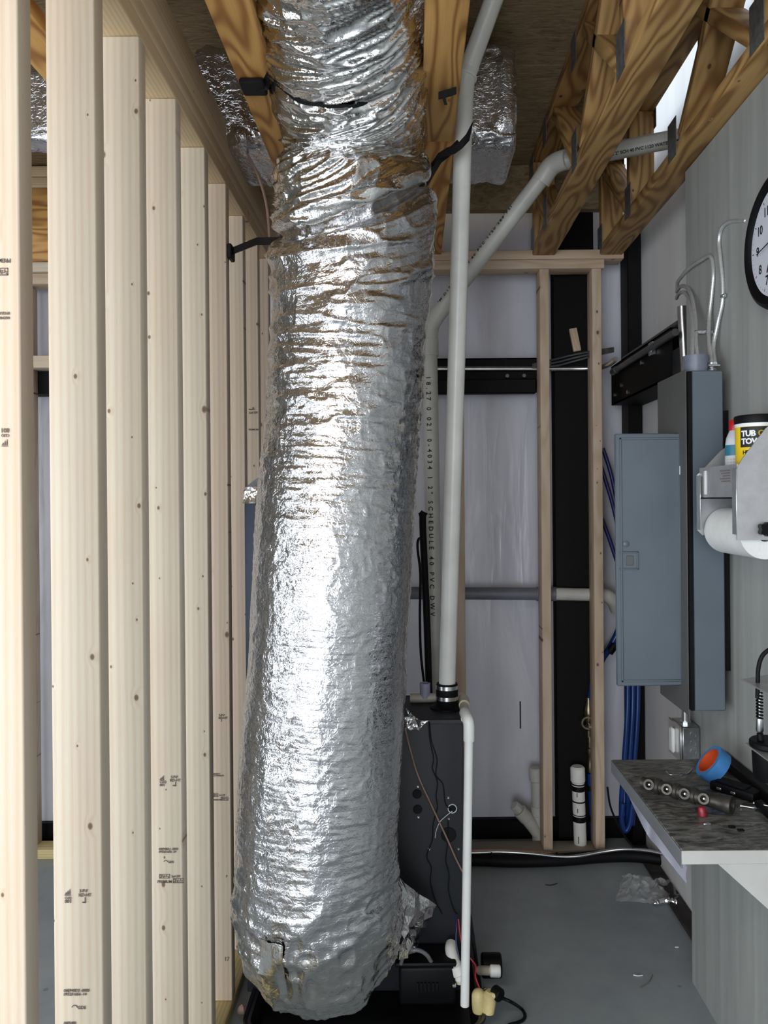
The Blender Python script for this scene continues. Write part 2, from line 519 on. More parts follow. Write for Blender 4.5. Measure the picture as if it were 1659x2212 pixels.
        for k, p in enumerate(rows):
            q = k % n1
            jj, ii = divmod(q, nu + 1)
            vs.append(p + nrm * (h[jj, ii] * amp * 2 + (thick if k >= n1 else 0)))
        fs = []
        for j in range(nv):
            for i in range(nu):
                a = j * (nu + 1) + i
                q = (a, a + 1, a + nu + 2, a + nu + 1)
                fs.append(q[::-1]); fs.append(tuple(x + n1 for x in q))
        edge = [i for i in range(nu)] + [j * (nu + 1) + nu for j in range(nv)] + [nv * (nu + 1) + i for i in range(nu, 0, -1)] + [j * (nu + 1) for j in range(nv, 0, -1)]
        for a, b in zip(edge, edge[1:] + edge[:1]):
            fs.append((a, b, b + n1, a + n1))
        return self.add(vs, fs)

def spline(pts, n=8):
    pts = [Vector(p) for p in pts]
    out = []
    P = [pts[0] * 2 - pts[1]] + pts + [pts[-1] * 2 - pts[-2]]
    for i in range(1, len(P) - 2):
        a, b, c, d = P[i - 1], P[i], P[i + 1], P[i + 2]
        for k in range(n):
            t = k / n
            out.append(0.5 * ((2 * b) + (c - a) * t + (2 * a - 5 * b + 4 * c - d) * t * t + (3 * b - a - 3 * c + d) * t ** 3))
    out.append(pts[-1])
    return out

def tags(o, label=None, cat=None, group=None, kind=None):
    if label: o['label'] = label
    if cat: o['category'] = cat
    if group: o['group'] = group
    if kind: o['kind'] = kind
    return o

def thing(name, label, cat, loc=(0, 0, 0), group=None):
    o = bpy.data.objects.new(name, None)
    o.empty_display_size = 0.05
    COL.objects.link(o)
    o.location = loc
    return tags(o, label, cat, group)

def wloc(o):
    p = Vector((0, 0, 0))
    while o is not None:
        p += o.location
        o = o.parent
    return p

def put(name, mb, mat, parent=None, label=None, smooth=True, origin=None, angle=38):
    """one mesh object; mb in room coordinates"""
    base = wloc(parent) if parent else Vector((0, 0, 0))
    org = Vector(origin) if origin is not None else (base if parent else Vector(mb.v[0]))
    if origin is None and parent is None:
        a = np.array(mb.v); org = Vector(((a[:, 0].min() + a[:, 0].max()) / 2, (a[:, 1].min() + a[:, 1].max()) / 2, a[:, 2].min()))
    me = bpy.data.meshes.new(name)
    me.from_pydata([tuple(Vector(p) - org) for p in mb.v], [], mb.f)
    bm = bmesh.new(); bm.from_mesh(me)
    bmesh.ops.recalc_face_normals(bm, faces=bm.faces)
    bm.to_mesh(me); bm.free()
    me.materials.append(mat)
    if smooth:
        me.polygons.foreach_set('use_smooth', [True] * len(me.polygons))
        me.set_sharp_from_angle(angle=math.radians(angle))
    o = bpy.data.objects.new(name, me)
    COL.objects.link(o)
    if parent:
        o.parent = parent
    o.location = org - base
    if label: o['label'] = label
    return o

def solo(name, mb, mat, label, cat, group=None, kind=None, **kw):
    return tags(put(name, mb, mat, **kw), label, cat, group, kind)

def struct(name, mb, mat, **kw):
    return tags(put(name, mb, mat, **kw), kind='structure')

def board(name, p0, p1, w, t, mat, parent=None, wdir=(1, 0, 0), bev=0.003, label=None):
    """lumber from p0 to p1 (middle line), grain along local z"""
    p0, p1 = Vector(p0), Vector(p1)
    z = (p1 - p0).normalized()
    x = Vector(wdir); x = (x - z * x.dot(z)).normalized()
    y = z.cross(x)
    L = (p1 - p0).length
    mb = MB().box(-w / 2, w / 2, -t / 2, t / 2, 0, L, bev, seg=2)
    me = bpy.data.meshes.new(name)
    me.from_pydata(mb.v, [], mb.f)
    bm = bmesh.new(); bm.from_mesh(me); bmesh.ops.recalc_face_normals(bm, faces=bm.faces); bm.to_mesh(me); bm.free()
    me.materials.append(mat)
    me.polygons.foreach_set('use_smooth', [True] * len(me.polygons))
    me.set_sharp_from_angle(angle=math.radians(50))
    o = bpy.data.objects.new(name, me)
    COL.objects.link(o)
    base = wloc(parent) if parent else Vector((0, 0, 0))
    o.matrix_basis = Matrix.Translation(p0 - base) @ Matrix(((x.x, y.x, z.x, 0), (x.y, y.y, z.y, 0), (x.z, y.z, z.z, 0), (0, 0, 0, 1)))
    if parent: o.parent = parent
    if label: o['label'] = label
    return o

def text_mb(s, size, mtx, extrude=0.0004, bold=0.0, spacing=1.0, align='LEFT'):
    c = bpy.data.curves.new('t', 'FONT')
    c.body = s; c.size = size; c.extrude = extrude; c.offset = bold; c.resolution_u = 2
    c.space_character = spacing; c.align_x = align
    o = bpy.data.objects.new('t', c)
    COL.objects.link(o)
    dg = bpy.context.evaluated_depsgraph_get()
    dg.update()
    me = bpy.data.meshes.new_from_object(o.evaluated_get(dg))
    mb = MB().add([mtx @ v.co for v in me.vertices], [tuple(p.vertices) for p in me.polygons])
    bpy.data.objects.remove(o); bpy.data.curves.remove(c); bpy.data.meshes.remove(me)
    return mb
FACE = Matrix.Rotation(PI / 2, 4, 'X')          # letters upright, read from -Y
def facing(loc, flip=False, scale=1.0):
    m = Matrix.Translation(loc) @ FACE
    if flip: m = m @ Matrix.Rotation(PI, 4, 'Z')
    return m

# ================================================================== SETTING
YB = 3.32                       # face of the back wall insulation
XR = 0.83                       # face of the liner wall that carries the panel and the bench
XO = 0.965                      # face of the outer wall beyond its end
YF = -3.25
struct('floor', MB().box(-5.5, XO + 0.3, YF - 0.2, YB + 0.1, -0.12, 0.0), M['concrete'])
struct('wall_back', MB().box(-2.8, XO + 0.1, YB, YB + 0.12, 0.085, 2.70), M['vinyl'])
struct('baseboard_back', MB().box(-2.8, XO - 0.002, YB - 0.03, YB + 0.12, 0.0, 0.085, 0.004), M['steel_black'])
struct('wall_right', MB().box(XR, XR + 0.1, YF, 2.312, 0.0, 2.434), M['liner'])
struct('wall_outer', MB().box(XO, XO + 0.1, YF, YB + 0.12, 0.0, 4.2), M['liner_out'])
lw = MB()
lw.box(-2.9, -2.8, 0.78, YB + 0.12, 0, 2.845)
lw.box(-2.9, -2.8, YF, -3.17, 0, 2.845)
lw.box(-2.9, -2.8, -3.17, 0.78, 2.40, 2.845)
struct('wall_left', lw, M['liner'])
fw_ = MB()
fw_.box(-2.9, -2.6, YF - 0.12, YF, 0, 2.845)
fw_.box(0.2, XO, YF - 0.12, YF, 0, 2.845)
fw_.box(-2.6, 0.2, YF - 0.12, YF, 2.40, 2.845)
struct('wall_front', fw_, M['liner'])
cl = MB()
cl.box(-2.8, -0.3, YF, 1.0, 2.845, 2.863)
cl.box(-0.296, 0.88, YF, 1.0, 2.845, 2.863)
cl.box(-2.8, 0.1, 1.004, 2.46, 2.845, 2.863)
cl.box(0.104, 0.88, 1.004, 2.46, 2.845, 2.863)
cl.box(-2.8, 0.88, 2.464, YB + 0.1, 2.845, 2.863)
struct('ceiling', cl, M['osb'])
struct('trim_1', MB().box(-2.8, 0.9, 3.2, 3.238, 2.66, 2.845), M['osb'])
struct('trim_2', MB().box(0.905, XO - 0.002, 2.314, YB - 0.035, 0.0, 0.012, 0.003), M['dirt'])

# steel: column, corner column, girts
cm = MB()
xa, xb = 0.605, 0.772
cm.box(xa, xb, 3.235, 3.243, 0.0, 4.0)
cm.box((xa + xb) / 2 - 0.004, (xa + xb) / 2 + 0.004, 3.243, 3.31, 0.0, 4.0)
cm.box(xa, xb, 3.31, 3.318, 0.0, 4.0)
col = thing('steel_column', 'tall black steel building column standing behind the bare stud frame', 'column', (0.69, 3.27, 0))
put('flange', cm, M['steel_black'], col)
put('base_plate', MB().box(xa - 0.02, xb + 0.02, 3.22, 3.3195, 0.0, 0.012, 0.002), M['steel_black'], col)
solo('corner_column', MB().box(0.905, 0.962, 3.2, 3.31, 0.0, 2.6, 0.003), M['steel_black'],
     'narrow black steel post in the room corner beside the white wall', 'column')
def zee(name, label, p, L, axis):
    t = thing(name, label, 'girt', p)
    x, y, z = p
    m = MB()
    if axis == 'x':
        m.box(x, x + L, y, y + 0.006, z, z + 0.135)
        m.box(x, x + L, y, y + 0.085, z + 0.129, z + 0.135)
        m.box(x, x + L, y + 0.003, y + 0.085, z, z + 0.006)
    else:
        m.box(x, x + 0.006, y, y + L, z, z + 0.16)
        m.box(x, x + 0.13, y, y + L, z + 0.154, z + 0.16)
        m.box(x, x + 0.13, y, y + L, z, z + 0.006)
    put('channel', m, M['steel_black'], t)
    return t
g1 = zee('steel_girt', 'black horizontal wall girt crossing the back wall behind the white pipes', (-2.75, 3.2345, 1.915), 3.32, 'x')
mm = MB(); mm.box(0.03, 0.52, 3.19, 3.232, 1.895, 1.955, 0.004)
put('splice_plate', mm, M['steel_black'], g1)
for x in (0.06, 0.40, 0.47):
    put('bolt', MB().cyl((x, 3.19, 1.968), (x, 3.234, 1.968), 0.008, 8), M['emt_dull'], g1)
g2 = zee('steel_girt', 'black wall girt running along the white wall toward the corner above the panel', (0.83, 2.455, 1.84), 0.73, 'y')
for k, (y, z) in enumerate(((3.12, 1.875), (3.02, 1.90), (2.75, 1.94), (2.93, 1.86))):
    put('bolt', MB().cyl((0.822, y, z), (0.831, y, z), 0.008, 8), M['emt'], g2)

# ================================================================== LUMBER: stud partition on the near side
XS = -0.521                     # room face of the partition
DS = [1.026, 1.278, 1.489, 1.72, 1.958, 2.182, 2.43, 2.66, 2.86]
sw = thing('stud_wall', 'bare pale pine stud partition with a double top plate beside the foil duct', 'stud wall', (XS - 0.045, 2.0, 0))
studs = []
for i, d in enumerate(DS):
    x1 = XS - (0.006 if i > 5 else 0.0)
    tw = 0.004 * math.sin(i * 2.3)
    studs.append(board('stud', (x1 - 0.041 + tw * 0.4, d + 0.019, 0.0385), (x1 - 0.041, d + 0.019, 2.36), 0.082, 0.038, M['stud'], sw, (1, 0, 0)))
board('bottom_plate', (XS - 0.0445, 0.6, 0.019), (XS - 0.0445, 3.07, 0.019), 0.089, 0.038, M['treated'], sw, (1, 0, 0))
board('top_plate', (XS - 0.0445, 0.45, 2.3795), (XS - 0.0445, 3.07, 2.3795), 0.089, 0.038, M['plate'], sw, (1, 0, 0))
board('top_plate', (XS - 0.0445, 0.45, 2.418), (XS - 0.0445, 3.07, 2.418), 0.089, 0.038, M['plate'], sw, (1, 0, 0))
board('ledger', (XS - 0.019, 0.45, 2.49), (XS - 0.019, 3.07, 2.49), 0.104, 0.038, M['plate'], sw, (0, 0, 1))

def stamp(stud, lines, px, py, Y, flip=False, mat='ink'):
    mb = MB()
    for s, size, ox, oz in lines:
        loc = W(px, py, Y) + Vector((ox, -0.0006, oz))
        q = text_mb(s, size, facing(loc, flip), 0.0004, size * 0.012)
        mb.add(q.v, q.f)
    o = put('grade_stamp', mb, M[mat], stud_parent(stud), smooth=False)
    return o
class _P: pass
def stud_parent(st):
    return st
def put_on(name, mb, mat, st):
    """mesh in room coordinates parented to a rotated board"""
    bpy.context.view_layer.update()
    inv = st.matrix_world.inverted()
    me = bpy.data.meshes.new(name)
    me.from_pydata([tuple(inv @ Vector(p)) for p in mb.v], [], mb.f)
    me.materials.append(mat)
    o = bpy.data.objects.new(name, me)
    COL.objects.link(o)
    o.parent = st
    return o
def stampset(st, Y, items, mat='ink', flip=False, yoff=-0.0012):
    mb = MB()
    for it in items:
        s, px, py, hpx = it[:4]
        loc = W(px, py, Y); loc.y = Y + yoff
        size = hpx * Y / F * 1.38
        q = text_mb(s, size, facing(loc, flip), 0.0003, size * 0.008, it[4] if len(it) > 4 else 0.9)
        mb.add(q.v, q.f)
    return put_on('grade_stamp', mb, M[mat], st)
def mark(st, Y, px, py, w, h, mat='ink', yoff=-0.0010):
    """stamped block with the blank strokes of a printed cartouche"""
    mb = MB()
    def r(a, b, c, d):
        p = W(px + a * w, py + b * h, Y); q = W(px + c * w, py + d * h, Y)
        mb.box(p.x, q.x, Y + yoff - 0.0003, Y + yoff + 0.0003, min(p.z, q.z), max(p.z, q.z))
    r(0, 0, 1, .10); r(0, .88, 1, 1); r(0, 0, .05, 1); r(.95, 0, 1, 1)
    r(.10, .2, .32, .34); r(.18, .34, .30, .62); r(.10, .62, .24, .84); r(.40, .30, .55, .44); r(.36, .5, .48, .8)
    r(.55, .55, .72, .66); r(.66, .2, .74, .5); r(.78, .45, .90, .60); r(.80, .7, .9, .82)
    return put_on('grade_stamp', mb, M[mat], st)
def swoosh(st, Y, px, py, r):
    mb = MB()
    for k in range(7):
        a0, a1 = math.radians(10 + 22 * k), math.radians(10 + 22 * (k + 1))
        q = [W(px + rr_ * math.cos(a), py - rr_ * math.sin(a), Y - 0.0012) for a, rr_ in ((a0, r), (a1, r), (a1, r * 0.72), (a0, r * 0.72))]
        mb.prism(q, (0, 0.0004, 0))
    return put_on('grade_stamp', mb, M['ink'], st)
def sail(st, Y, px, py, w):
    a, b = W(px, py, Y), W(px + w, py, Y)
    k = b.x - a.x; y = Y - 0.0012
    mb = MB()
    for x0, x1, h in ((0.0, 0.28, 0.45), (0.25, 0.6, 0.75), (0.58, 0.92, 1.0)):
        mb.prism([(a.x + x0 * k, y, a.z), (a.x + x1 * k, y, a.z), (a.x + x1 * k * 0.98, y, a.z + h * k)], (0, 0.0005, 0))
    mb.box(a.x, b.x, y, y + 0.0005, a.z - 0.18 * k, a.z - 0.08 * k)
    return put_on('grade_stamp', mb, M['ink'], st)
s1, s2, s3, s4, s5, s6, s7, s8, s9 = studs
Y2, Y4, Y6 = DS[1], DS[3], DS[5]
swoosh(s2, Y2, 161, 2178, 7); swoosh(s4, Y4, 358, 1863, 5)
sail(s2, Y2, 140, 1932, 13)
stampset(s2, Y2, [('S-P-F', 172, 1927, 7), ('KD-HT', 170, 1936, 7), ('1', 180, 1950, 13), ('CLIQ', 140, 1941, 5), ('801', 140, 1950, 8), ('MILL', 178, 1950, 3)])
stampset(s2, Y2, [('06E940D3 -0000', 138, 2142, 6.5), ('093251656 -14', 138, 2150, 6.5), ('GDS', 168, 2179, 7)])
stampset(s2, Y2, [('06E5480', 138, 2212, 6)])
sail(s4, Y4, 345, 1684, 10)
stampset(s4, Y4, [('S-P-F', 369, 1681, 6), ('KD-HT', 367, 1688, 6), ('1', 376, 1698, 10), ('CLIQ', 345, 1691, 5), ('801', 345, 1698, 6), ('MILL', 373, 1698, 3)])
stampset(s4, Y4, [('00E948A1 -0000', 343, 1836, 5), ('093251656 -24', 343, 1842, 5), ('GDS', 363, 1864, 5)])
mark(s4, Y4, 344, 1888, 23, 9)
stampset(s4, Y4, [('2x4 SPF', 370, 1895, 5), ('PREMIUM', 340, 1907, 6)])
mark(s4, Y4, 374, 1897, 23, 10)
stampset(s6, Y6, [('S-P-F', 473, 1547, 5), ('KD-HT', 472, 1553, 5), ('1', 476, 1559, 6)])
stampset(s6, Y6, [('SMARTT', 461, 1673, 3), ('23190506-07', 461, 1677, 3.4)])
mark(s6, Y6, 461, 1713, 10, 8)
stampset(s6, Y6, [('2x4 SPF', 473, 1719, 3.4), ('PREMIUM', 461, 1729, 3.2)])
mark(s6, Y6, 477, 1721, 16, 8)
stampset(s6, Y6, [('P', 488, 1895, 5), ('17', 484, 2075, 9)])
# the first stud stands upside down: its stamps hang head over
stampset(s1, DS[0], [('PREMIUM', 24, 559, 9), ], flip=True)
mark(s1, DS[0], -6, 579, 24, 16)
stampset(s1, DS[0], [('091251656', 22, 674, 6), ('06E948A1', 22, 684, 6)], flip=True)
stampset(s1, DS[0], [('801', 21, 925, 10), ('CLIQ', 21, 938, 6)], flip=True)
sail(s1, DS[0], 4, 962, 14)
stampset(s8, DS[7], [('SMARTT', 537, 886, 3), ('2x4 SPF', 537, 894, 5), ('PREMIUM', 537, 930, 4)])

# ------------------------------------------------------------------ frame standing before the back wall
YF1 = 3.1
fw = thing('stud_partition', 'short open stud frame with double top plate before the black steel column', 'stud frame', (0.5, 3.14, 0))
def fx(px, py): return W(px, py, YF1).x
for px in (993, 1179, 1292):
    x = fx(px, 1200)
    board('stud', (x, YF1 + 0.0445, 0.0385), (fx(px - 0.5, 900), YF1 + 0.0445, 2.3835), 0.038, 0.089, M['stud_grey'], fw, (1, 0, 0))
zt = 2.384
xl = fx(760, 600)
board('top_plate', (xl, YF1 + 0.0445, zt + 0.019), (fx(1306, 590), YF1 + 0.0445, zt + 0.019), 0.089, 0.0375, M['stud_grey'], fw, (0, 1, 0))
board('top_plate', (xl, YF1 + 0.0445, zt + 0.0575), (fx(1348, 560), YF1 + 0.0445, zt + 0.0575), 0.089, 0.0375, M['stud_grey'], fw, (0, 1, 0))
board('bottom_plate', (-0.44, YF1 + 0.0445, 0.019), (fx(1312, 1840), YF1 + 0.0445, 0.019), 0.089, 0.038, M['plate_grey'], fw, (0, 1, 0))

# frame of the neighbouring room, seen through the studs
YL = 3.143
hf = thing('header_framing', 'framed opening with orange header beam seen between the nearest pale studs', 'stud frame', (-1.3, YL + 0.04, 0))
def zl(py): return W(80, py, YL).z
xa, xb = -2.7, -0.62
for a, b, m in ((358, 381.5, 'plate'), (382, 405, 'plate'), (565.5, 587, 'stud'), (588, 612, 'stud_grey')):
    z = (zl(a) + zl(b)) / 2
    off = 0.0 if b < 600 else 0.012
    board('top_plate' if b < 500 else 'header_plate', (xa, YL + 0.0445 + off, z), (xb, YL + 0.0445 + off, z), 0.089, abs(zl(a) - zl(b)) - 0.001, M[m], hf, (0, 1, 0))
z = (zl(405.5) + zl(565)) / 2
board('header_beam', (xa, YL + 0.019, z), (xb, YL + 0.019, z), abs(zl(405.5) - zl(565)), 0.038, M['syp'], hf, (0, 0, 1))
board('bottom_plate', (xa, YL + 0.0445, 0.019), (xb, YL + 0.0445, 0.019), 0.089, 0.038, M['treated'], hf, (0, 1, 0))
zb = zl(613) - 0.002
xs_l = W(53, 1200, YL).x
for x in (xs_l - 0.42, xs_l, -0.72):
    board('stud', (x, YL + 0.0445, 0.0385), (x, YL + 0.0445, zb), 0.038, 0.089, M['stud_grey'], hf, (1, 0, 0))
board('blocking', (xs_l + 0.02, YL + 0.0445, zl(781)), (-0.745, YL + 0.0445, zl(781)), 0.089, 0.05, M['stud'], hf, (0, 1, 0))

# ================================================================== FLOOR TRUSSES overhead
ZC = 2.4375
def truss(xc, label, y0, y1, joints, split=None, plates=True, mat='syp', top=True):
    t = thing('floor_truss', label, 'truss', (xc, (y0 + y1) / 2, ZC), 'floor trusses overhead')
    P = M[mat]
    if split:
        board('bottom_chord', (xc, y0, ZC + 0.019), (xc, split, ZC + 0.019), 0.089, 0.038, P, t)
        board('bottom_chord', (xc + 0.004, split + 0.002, ZC + 0.024), (xc + 0.004, y1, ZC + 0.024), 0.086, 0.034, P, t)
    else:
        board('bottom_chord', (xc, y0, ZC + 0.019), (xc, y1, ZC + 0.019), 0.089, 0.038, P, t)
    if top:
        board('top_chord', (xc, y0, 2.825), (xc, y1, 2.825), 0.089, 0.037, P, t)
    zb, zt = ZC + 0.039, 2.806
    for k, (y, kind) in enumerate(joints):
        if kind in ('v', 'vd'):
            board('web', (xc, y, zb), (xc, y, zt), 0.087, 0.038, P, t)
        if kind in ('d', 'vd'):
            board('web', (xc, y + 0.045, zb + 0.012), (xc, y + 0.40, zt - 0.012), 0.085, 0.036, P, t)
        if kind in ('b', 'bd'):
            board('web', (xc, y - 0.045, zb + 0.012), (xc, y - 0.36, zt - 0.012), 0.085, 0.036, P, t)
        if kind == 'bd':
            board('web', (xc, y + 0.045, zb + 0.012), (xc, y + 0.36, zt - 0.012), 0.085, 0.036, P, t)
        if plates:
            for s in (-1, 1):
                x = xc + s * 0.0455
                put('nail_plate', MB().box(x - 0.0008, x + 0.0008, y - 0.035, y + 0.035, ZC + 0.004, ZC + 0.115), M['nailplate'], t, smooth=False)
                put('nail_plate', MB().box(x - 0.0008, x + 0.0008, y - 0.035, y + 0.035, 2.745, 2.84), M['nailplate'], t, smooth=False)
    return t
truss(-0.80, 'orange wood floor truss above the neighbouring room behind the nearest studs', 0.9, 3.14, [(1.95, 'v'), (2.75, 'v')])
truss(-0.354, 'orange wood truss against the stud wall side of the foil duct', 0.6, 3.14, [(2.78, 'v')])
truss(0.079, 'orange wood truss between the foil duct and the white flue pipe', 0.6, 3.18, [(2.78, 'v')], split=2.11)
truss(0.54, 'brown wood truss with grey nail plates above the corner of the stud frame', 0.8, 3.18, [(1.28, 'bd'), (1.79, 'vd'), (2.30, 'bd'), (2.80, 'd'), (3.10, 'v')], mat='syp_dim')
truss(0.812, 'brown wood truss running closest along the white wall', 0.8, 3.18, [(1.18, 'bd'), (1.69, 'vd'), (2.24, 'b'), (2.70, 'vd'), (3.10, 'v')], mat='syp_dim')

# ================================================================== FOIL: main duct
class VN:
    def __init__(self, pu, seed):
        self.pu = pu
        self.t = np.random.RandomState(seed).rand(pu, 2048)
    def __call__(self, u, v):
        iu = np.floor(u).astype(int); iv = np.floor(v).astype(int)
        fu, fv = u - iu, v - iv
        fu = fu * fu * (3 - 2 * fu); fv = fv * fv * (3 - 2 * fv)
        a, b = iu % self.pu, (iu + 1) % self.pu
        c, d = iv % 2048, (iv + 1) % 2048
        T = self.t
        return (T[a, c] * (1 - fu) + T[b, c] * fu) * (1 - fv) + (T[a, d] * (1 - fu) + T[b, d] * fu) * fv
def ridge(x):
    return 1 - np.abs(2 * x - 1)

def grid_faces(nu, r0, r1):
    j, i = np.meshgrid(np.arange(r0, r1), np.arange(nu), indexing='ij')
    i2 = (i + 1) % nu
    return np.stack([j * nu + i, j * nu + i2, (j + 1) * nu + i2, (j + 1) * nu + i], -1).reshape(-1, 4)

def fast_mesh(name, V, Fq, mat, parent, UV=None):
    """V (n,3) room coordinates; Fq (m,4)"""
    base = np.array(wloc(parent))
    used, inv = np.unique(Fq, return_inverse=True)
    Fq = inv.reshape(-1, 4)
    V = V[used]
    me = bpy.data.meshes.new(name)
    me.vertices.add(len(V)); me.vertices.foreach_set('co', (V - base).astype(np.float32).ravel())
    m = len(Fq)
    me.loops.add(4 * m); me.loops.foreach_set('vertex_index', Fq.astype(np.int32).ravel())
    me.polygons.add(m); me.polygons.foreach_set('loop_start', np.arange(0, 4 * m, 4, dtype=np.int32))
    me.update(calc_edges=True)
    me.polygons.foreach_set('use_smooth', np.ones(m, dtype=bool))
    if UV is not None:
        u = me.uv_layers.new(name='uv')
        u.data.foreach_set('uv', UV[used][Fq.ravel()].astype(np.float32).ravel())
    me.materials.append(mat)
    o = bpy.data.objects.new(name, me)
    COL.objects.link(o)
    o.parent = parent
    return o

rows = [(1800, 510, 863, 1.83), (1700, 512, 867, 1.835), (1600, 520, 873, 1.84), (1500, 528, 882, 1.845), (1400, 535, 887, 1.85),
        (1300, 540, 893, 1.855), (1200, 547, 898, 1.86), (1100, 553, 901, 1.87), (1000, 564, 905, 1.88), (900, 575, 910, 1.89), (800, 585, 920, 1.90),
        (700, 589, 926, 1.91), (600, 589, 936, 1.92), (520, 593, 942, 1.925), (470, 595, 944, 1.93), (420, 594, 940, 1.935), (350, 613, 922, 1.935), (300, 619, 913, 1.915)]
ctr, rad = [], []
xb = W(686, 1800, 1.83).x
for yy, zz in ((2.16, 0.350), (2.08, 0.351)):
    ctr.append((xb, yy, zz)); rad.append(0.178)
for a in (85, 65, 45, 25, 8):
    a = math.radians(a)
    ctr.append((xb - 0.004, 2.03 - 0.2 * math.cos(a), 0.553 - 0.2 * math.sin(a))); rad.append(0.190)
for y, L, R, Y in rows:
    p = W((L + R) / 2, y, Y)
    ctr.append(tuple(p)); rad.append((R - L) / 2 * Y / F * 0.985)
for p, r in (((-0.142, 1.845, 2.435), 0.172), ((-0.147, 1.71, 2.535), 0.177), ((-0.150, 1.50, 2.597), 0.180), ((-0.150, 1.20, 2.625), 0.176), ((-0.15, 0.75, 2.628), 0.176)):
    ctr.append(p); rad.append(r)
cs = spline([Vector(c) for c in ctr], 10)
rs_pts = spline([Vector((r, 0, 0)) for r in rad], 10)
C = np.array([tuple(c) for c in cs]); R0 = np.array([p.x for p in rs_pts])
seglen = np.r_[0, np.cumsum(np.linalg.norm(np.diff(C, axis=0), axis=1))]
LEN = seglen[-1]
NU, NVR = 400, 960
vv = np.linspace(0, LEN, NVR)
cx = np.stack([np.interp(vv, seglen, C[:, k]) for k in range(3)], 1)
for _ in range(420):
    cx[1:-1] = (cx[:-2] + 2 * cx[1:-1] + cx[2:]) / 4
rr0 = np.interp(vv, seglen, R0)
T = np.gradient(cx, axis=0); T /= np.linalg.norm(T, axis=1)[:, None]
S = np.tile(np.array([1.0, 0, 0]), (NVR, 1)); S -= T * (S * T).sum(1)[:, None]; S /= np.linalg.norm(S, axis=1)[:, None]
N = np.cross(S, T)
th = np.linspace(0, 2 * PI, NU, endpoint=False)
U, V = np.meshgrid(th / (2 * PI), vv)
TH = U * 2 * PI
def v_at_z(z):                                  # path length where the rising part reaches height z
    k = np.where((cx[:, 2] >= z) & (vv > 0.4))[0][0]
    return vv[k]
fr_ = cx + N * rr0[:, None]                       # front line of the tube
py_ = VY - (fr_[:, 2] - H) * F / fr_[:, 1]
def v_at_py(py):
    k = np.where((py_ <= py) & (vv > 0.8))[0][0]
    return vv[k]
vP2 = v_at_py(468)                               # lower strap
vP1 = v_at_py(226)                               # upper strap
vBoot = v_at_z(0.50)
tilt2 = 0.0725 * np.cos(TH) + 0.1075 * (1 - np.clip(np.sin(TH), 0, 1))
tilt1 = -0.008 * np.cos(TH) + 0.05 * (1 - np.clip(np.sin(TH), 0, 1))
# rows follow the slanted creases
def bumpw(v, c, w): return np.exp(-((v - c) / w) ** 2)
Vw = V + tilt2 * bumpw(V, vP2, 0.30) + tilt1 * bumpw(V, vP1, 0.16)
def at(arr, v):
    return np.stack([np.interp(v.ravel(), vv, arr[:, k]) for k in range(3)], 1).reshape(*v.shape, 3)
CX, SS, NN = at(cx, Vw), at(S, Vw), at(N, Vw)
RR = np.interp(Vw.ravel(), vv, rr0).reshape(Vw.shape)
up = np.clip((V - (vP2 - 0.55)) / 0.5, 0, 1)       # folds grow toward the straps
top = np.clip((V - vP2) / 0.05, 0, 1)
boot = np.clip((vBoot + 0.12 - V) / 0.15, 0, 1)
mid = np.clip(1 - up - boot, 0, 1)
w1 = VN(4, 11)(U * 4, V * 5) - 0.5
w2 = VN(9, 12)(U * 9, V * 14) - 0.5
slant = -0.085 * np.cos(TH) * np.clip((V - vP2 - 0.02) / 0.10, 0, 1) + 0.02 * np.sin(2 * TH) * up
fold = ridge(VN(9, 21)(U * 9 + w1 * 1.5, (V + slant + w2 * 0.03) * 27))
fold2 = ridge(VN(13, 22)(U * 13 + w2 * 1.5, (V + slant * 1.2 + w1 * 0.04) * 46))
fold3 = ridge(VN(20, 23)(U * 20 + w1 * 2, (V + slant + w2 * 0.03) * 85))
crum = ridge(VN(26, 24)(U * 26 + w2 * 2, V * 24 + w1 * 2))
crum2 = ridge(VN(64, 25)(U * 64 + w1 * 3, V * 60 + w2 * 2))
rowz = ridge(VN(18, 27)(U * 18 + w2 * 2, (V + 0.05 * w1 + 0.02 * w2) * 75))
big = VN(6, 26)(U * 6 + w2, V * 5 + w1)
bigr = ridge(VN(10, 28)(U * 10 + w1, V * 11 + w2))
patchy = np.clip((VN(5, 29)(U * 5, V * 6) - 0.35) * 3, 0, 1)
disp = up * (fold ** 2 * 0.0072 + fold2 ** 3 * 0.0055 + fold3 ** 3 * 0.0014 * patchy + crum ** 3 * 0.0035 + crum2 ** 3 * 0.0012 + (big - 0.5) * 0.014)
disp += top * (fold ** 2 * 0.006 + fold2 ** 3 * 0.003)
disp += mid * (crum ** 3 * 0.0014 + crum2 ** 3 * 0.0009 + rowz ** 4 * 0.0008 * patchy + (big - 0.5) * 0.006)
disp += boot * (bigr ** 2 * 0.008 + crum ** 2 * 0.005 + (big - 0.5) * 0.012 + fold2 ** 3 * 0.006 + crum2 ** 2 * 0.0028 + crum ** 3 * 0.003)
disp += np.clip((V - (vP2 - 0.95)) / 0.5, 0, 1) * (1 - up) * (fold3 ** 3 * 0.0022 + fold2 ** 4 * 0.003)
disp += np.clip((vBoot + 0.45 - V) / 0.4, 0, 1) * (1 - boot) * fold3 ** 4 * 0.0022
front = np.clip(np.sin(TH), 0, 1)
disp -= (0.034 * bumpw(V, vP2, 0.011) + 0.010 * bumpw(V, vP2 - 0.02, 0.03)) * (0.5 + 0.5 * front)
disp += 0.007 * bumpw(V, vP2 + 0.045, 0.03) + 0.010 * bumpw(V, vP2 - 0.05, 0.03)
disp -= 0.010 * bumpw(V, vP1, 0.012) * (0.4 + 0.6 * front)
lip = np.exp(-((V - (vBoot + 0.02 + 0.02 * np.sin(3 * TH) + 0.02 * w1)) / 0.008) ** 2)
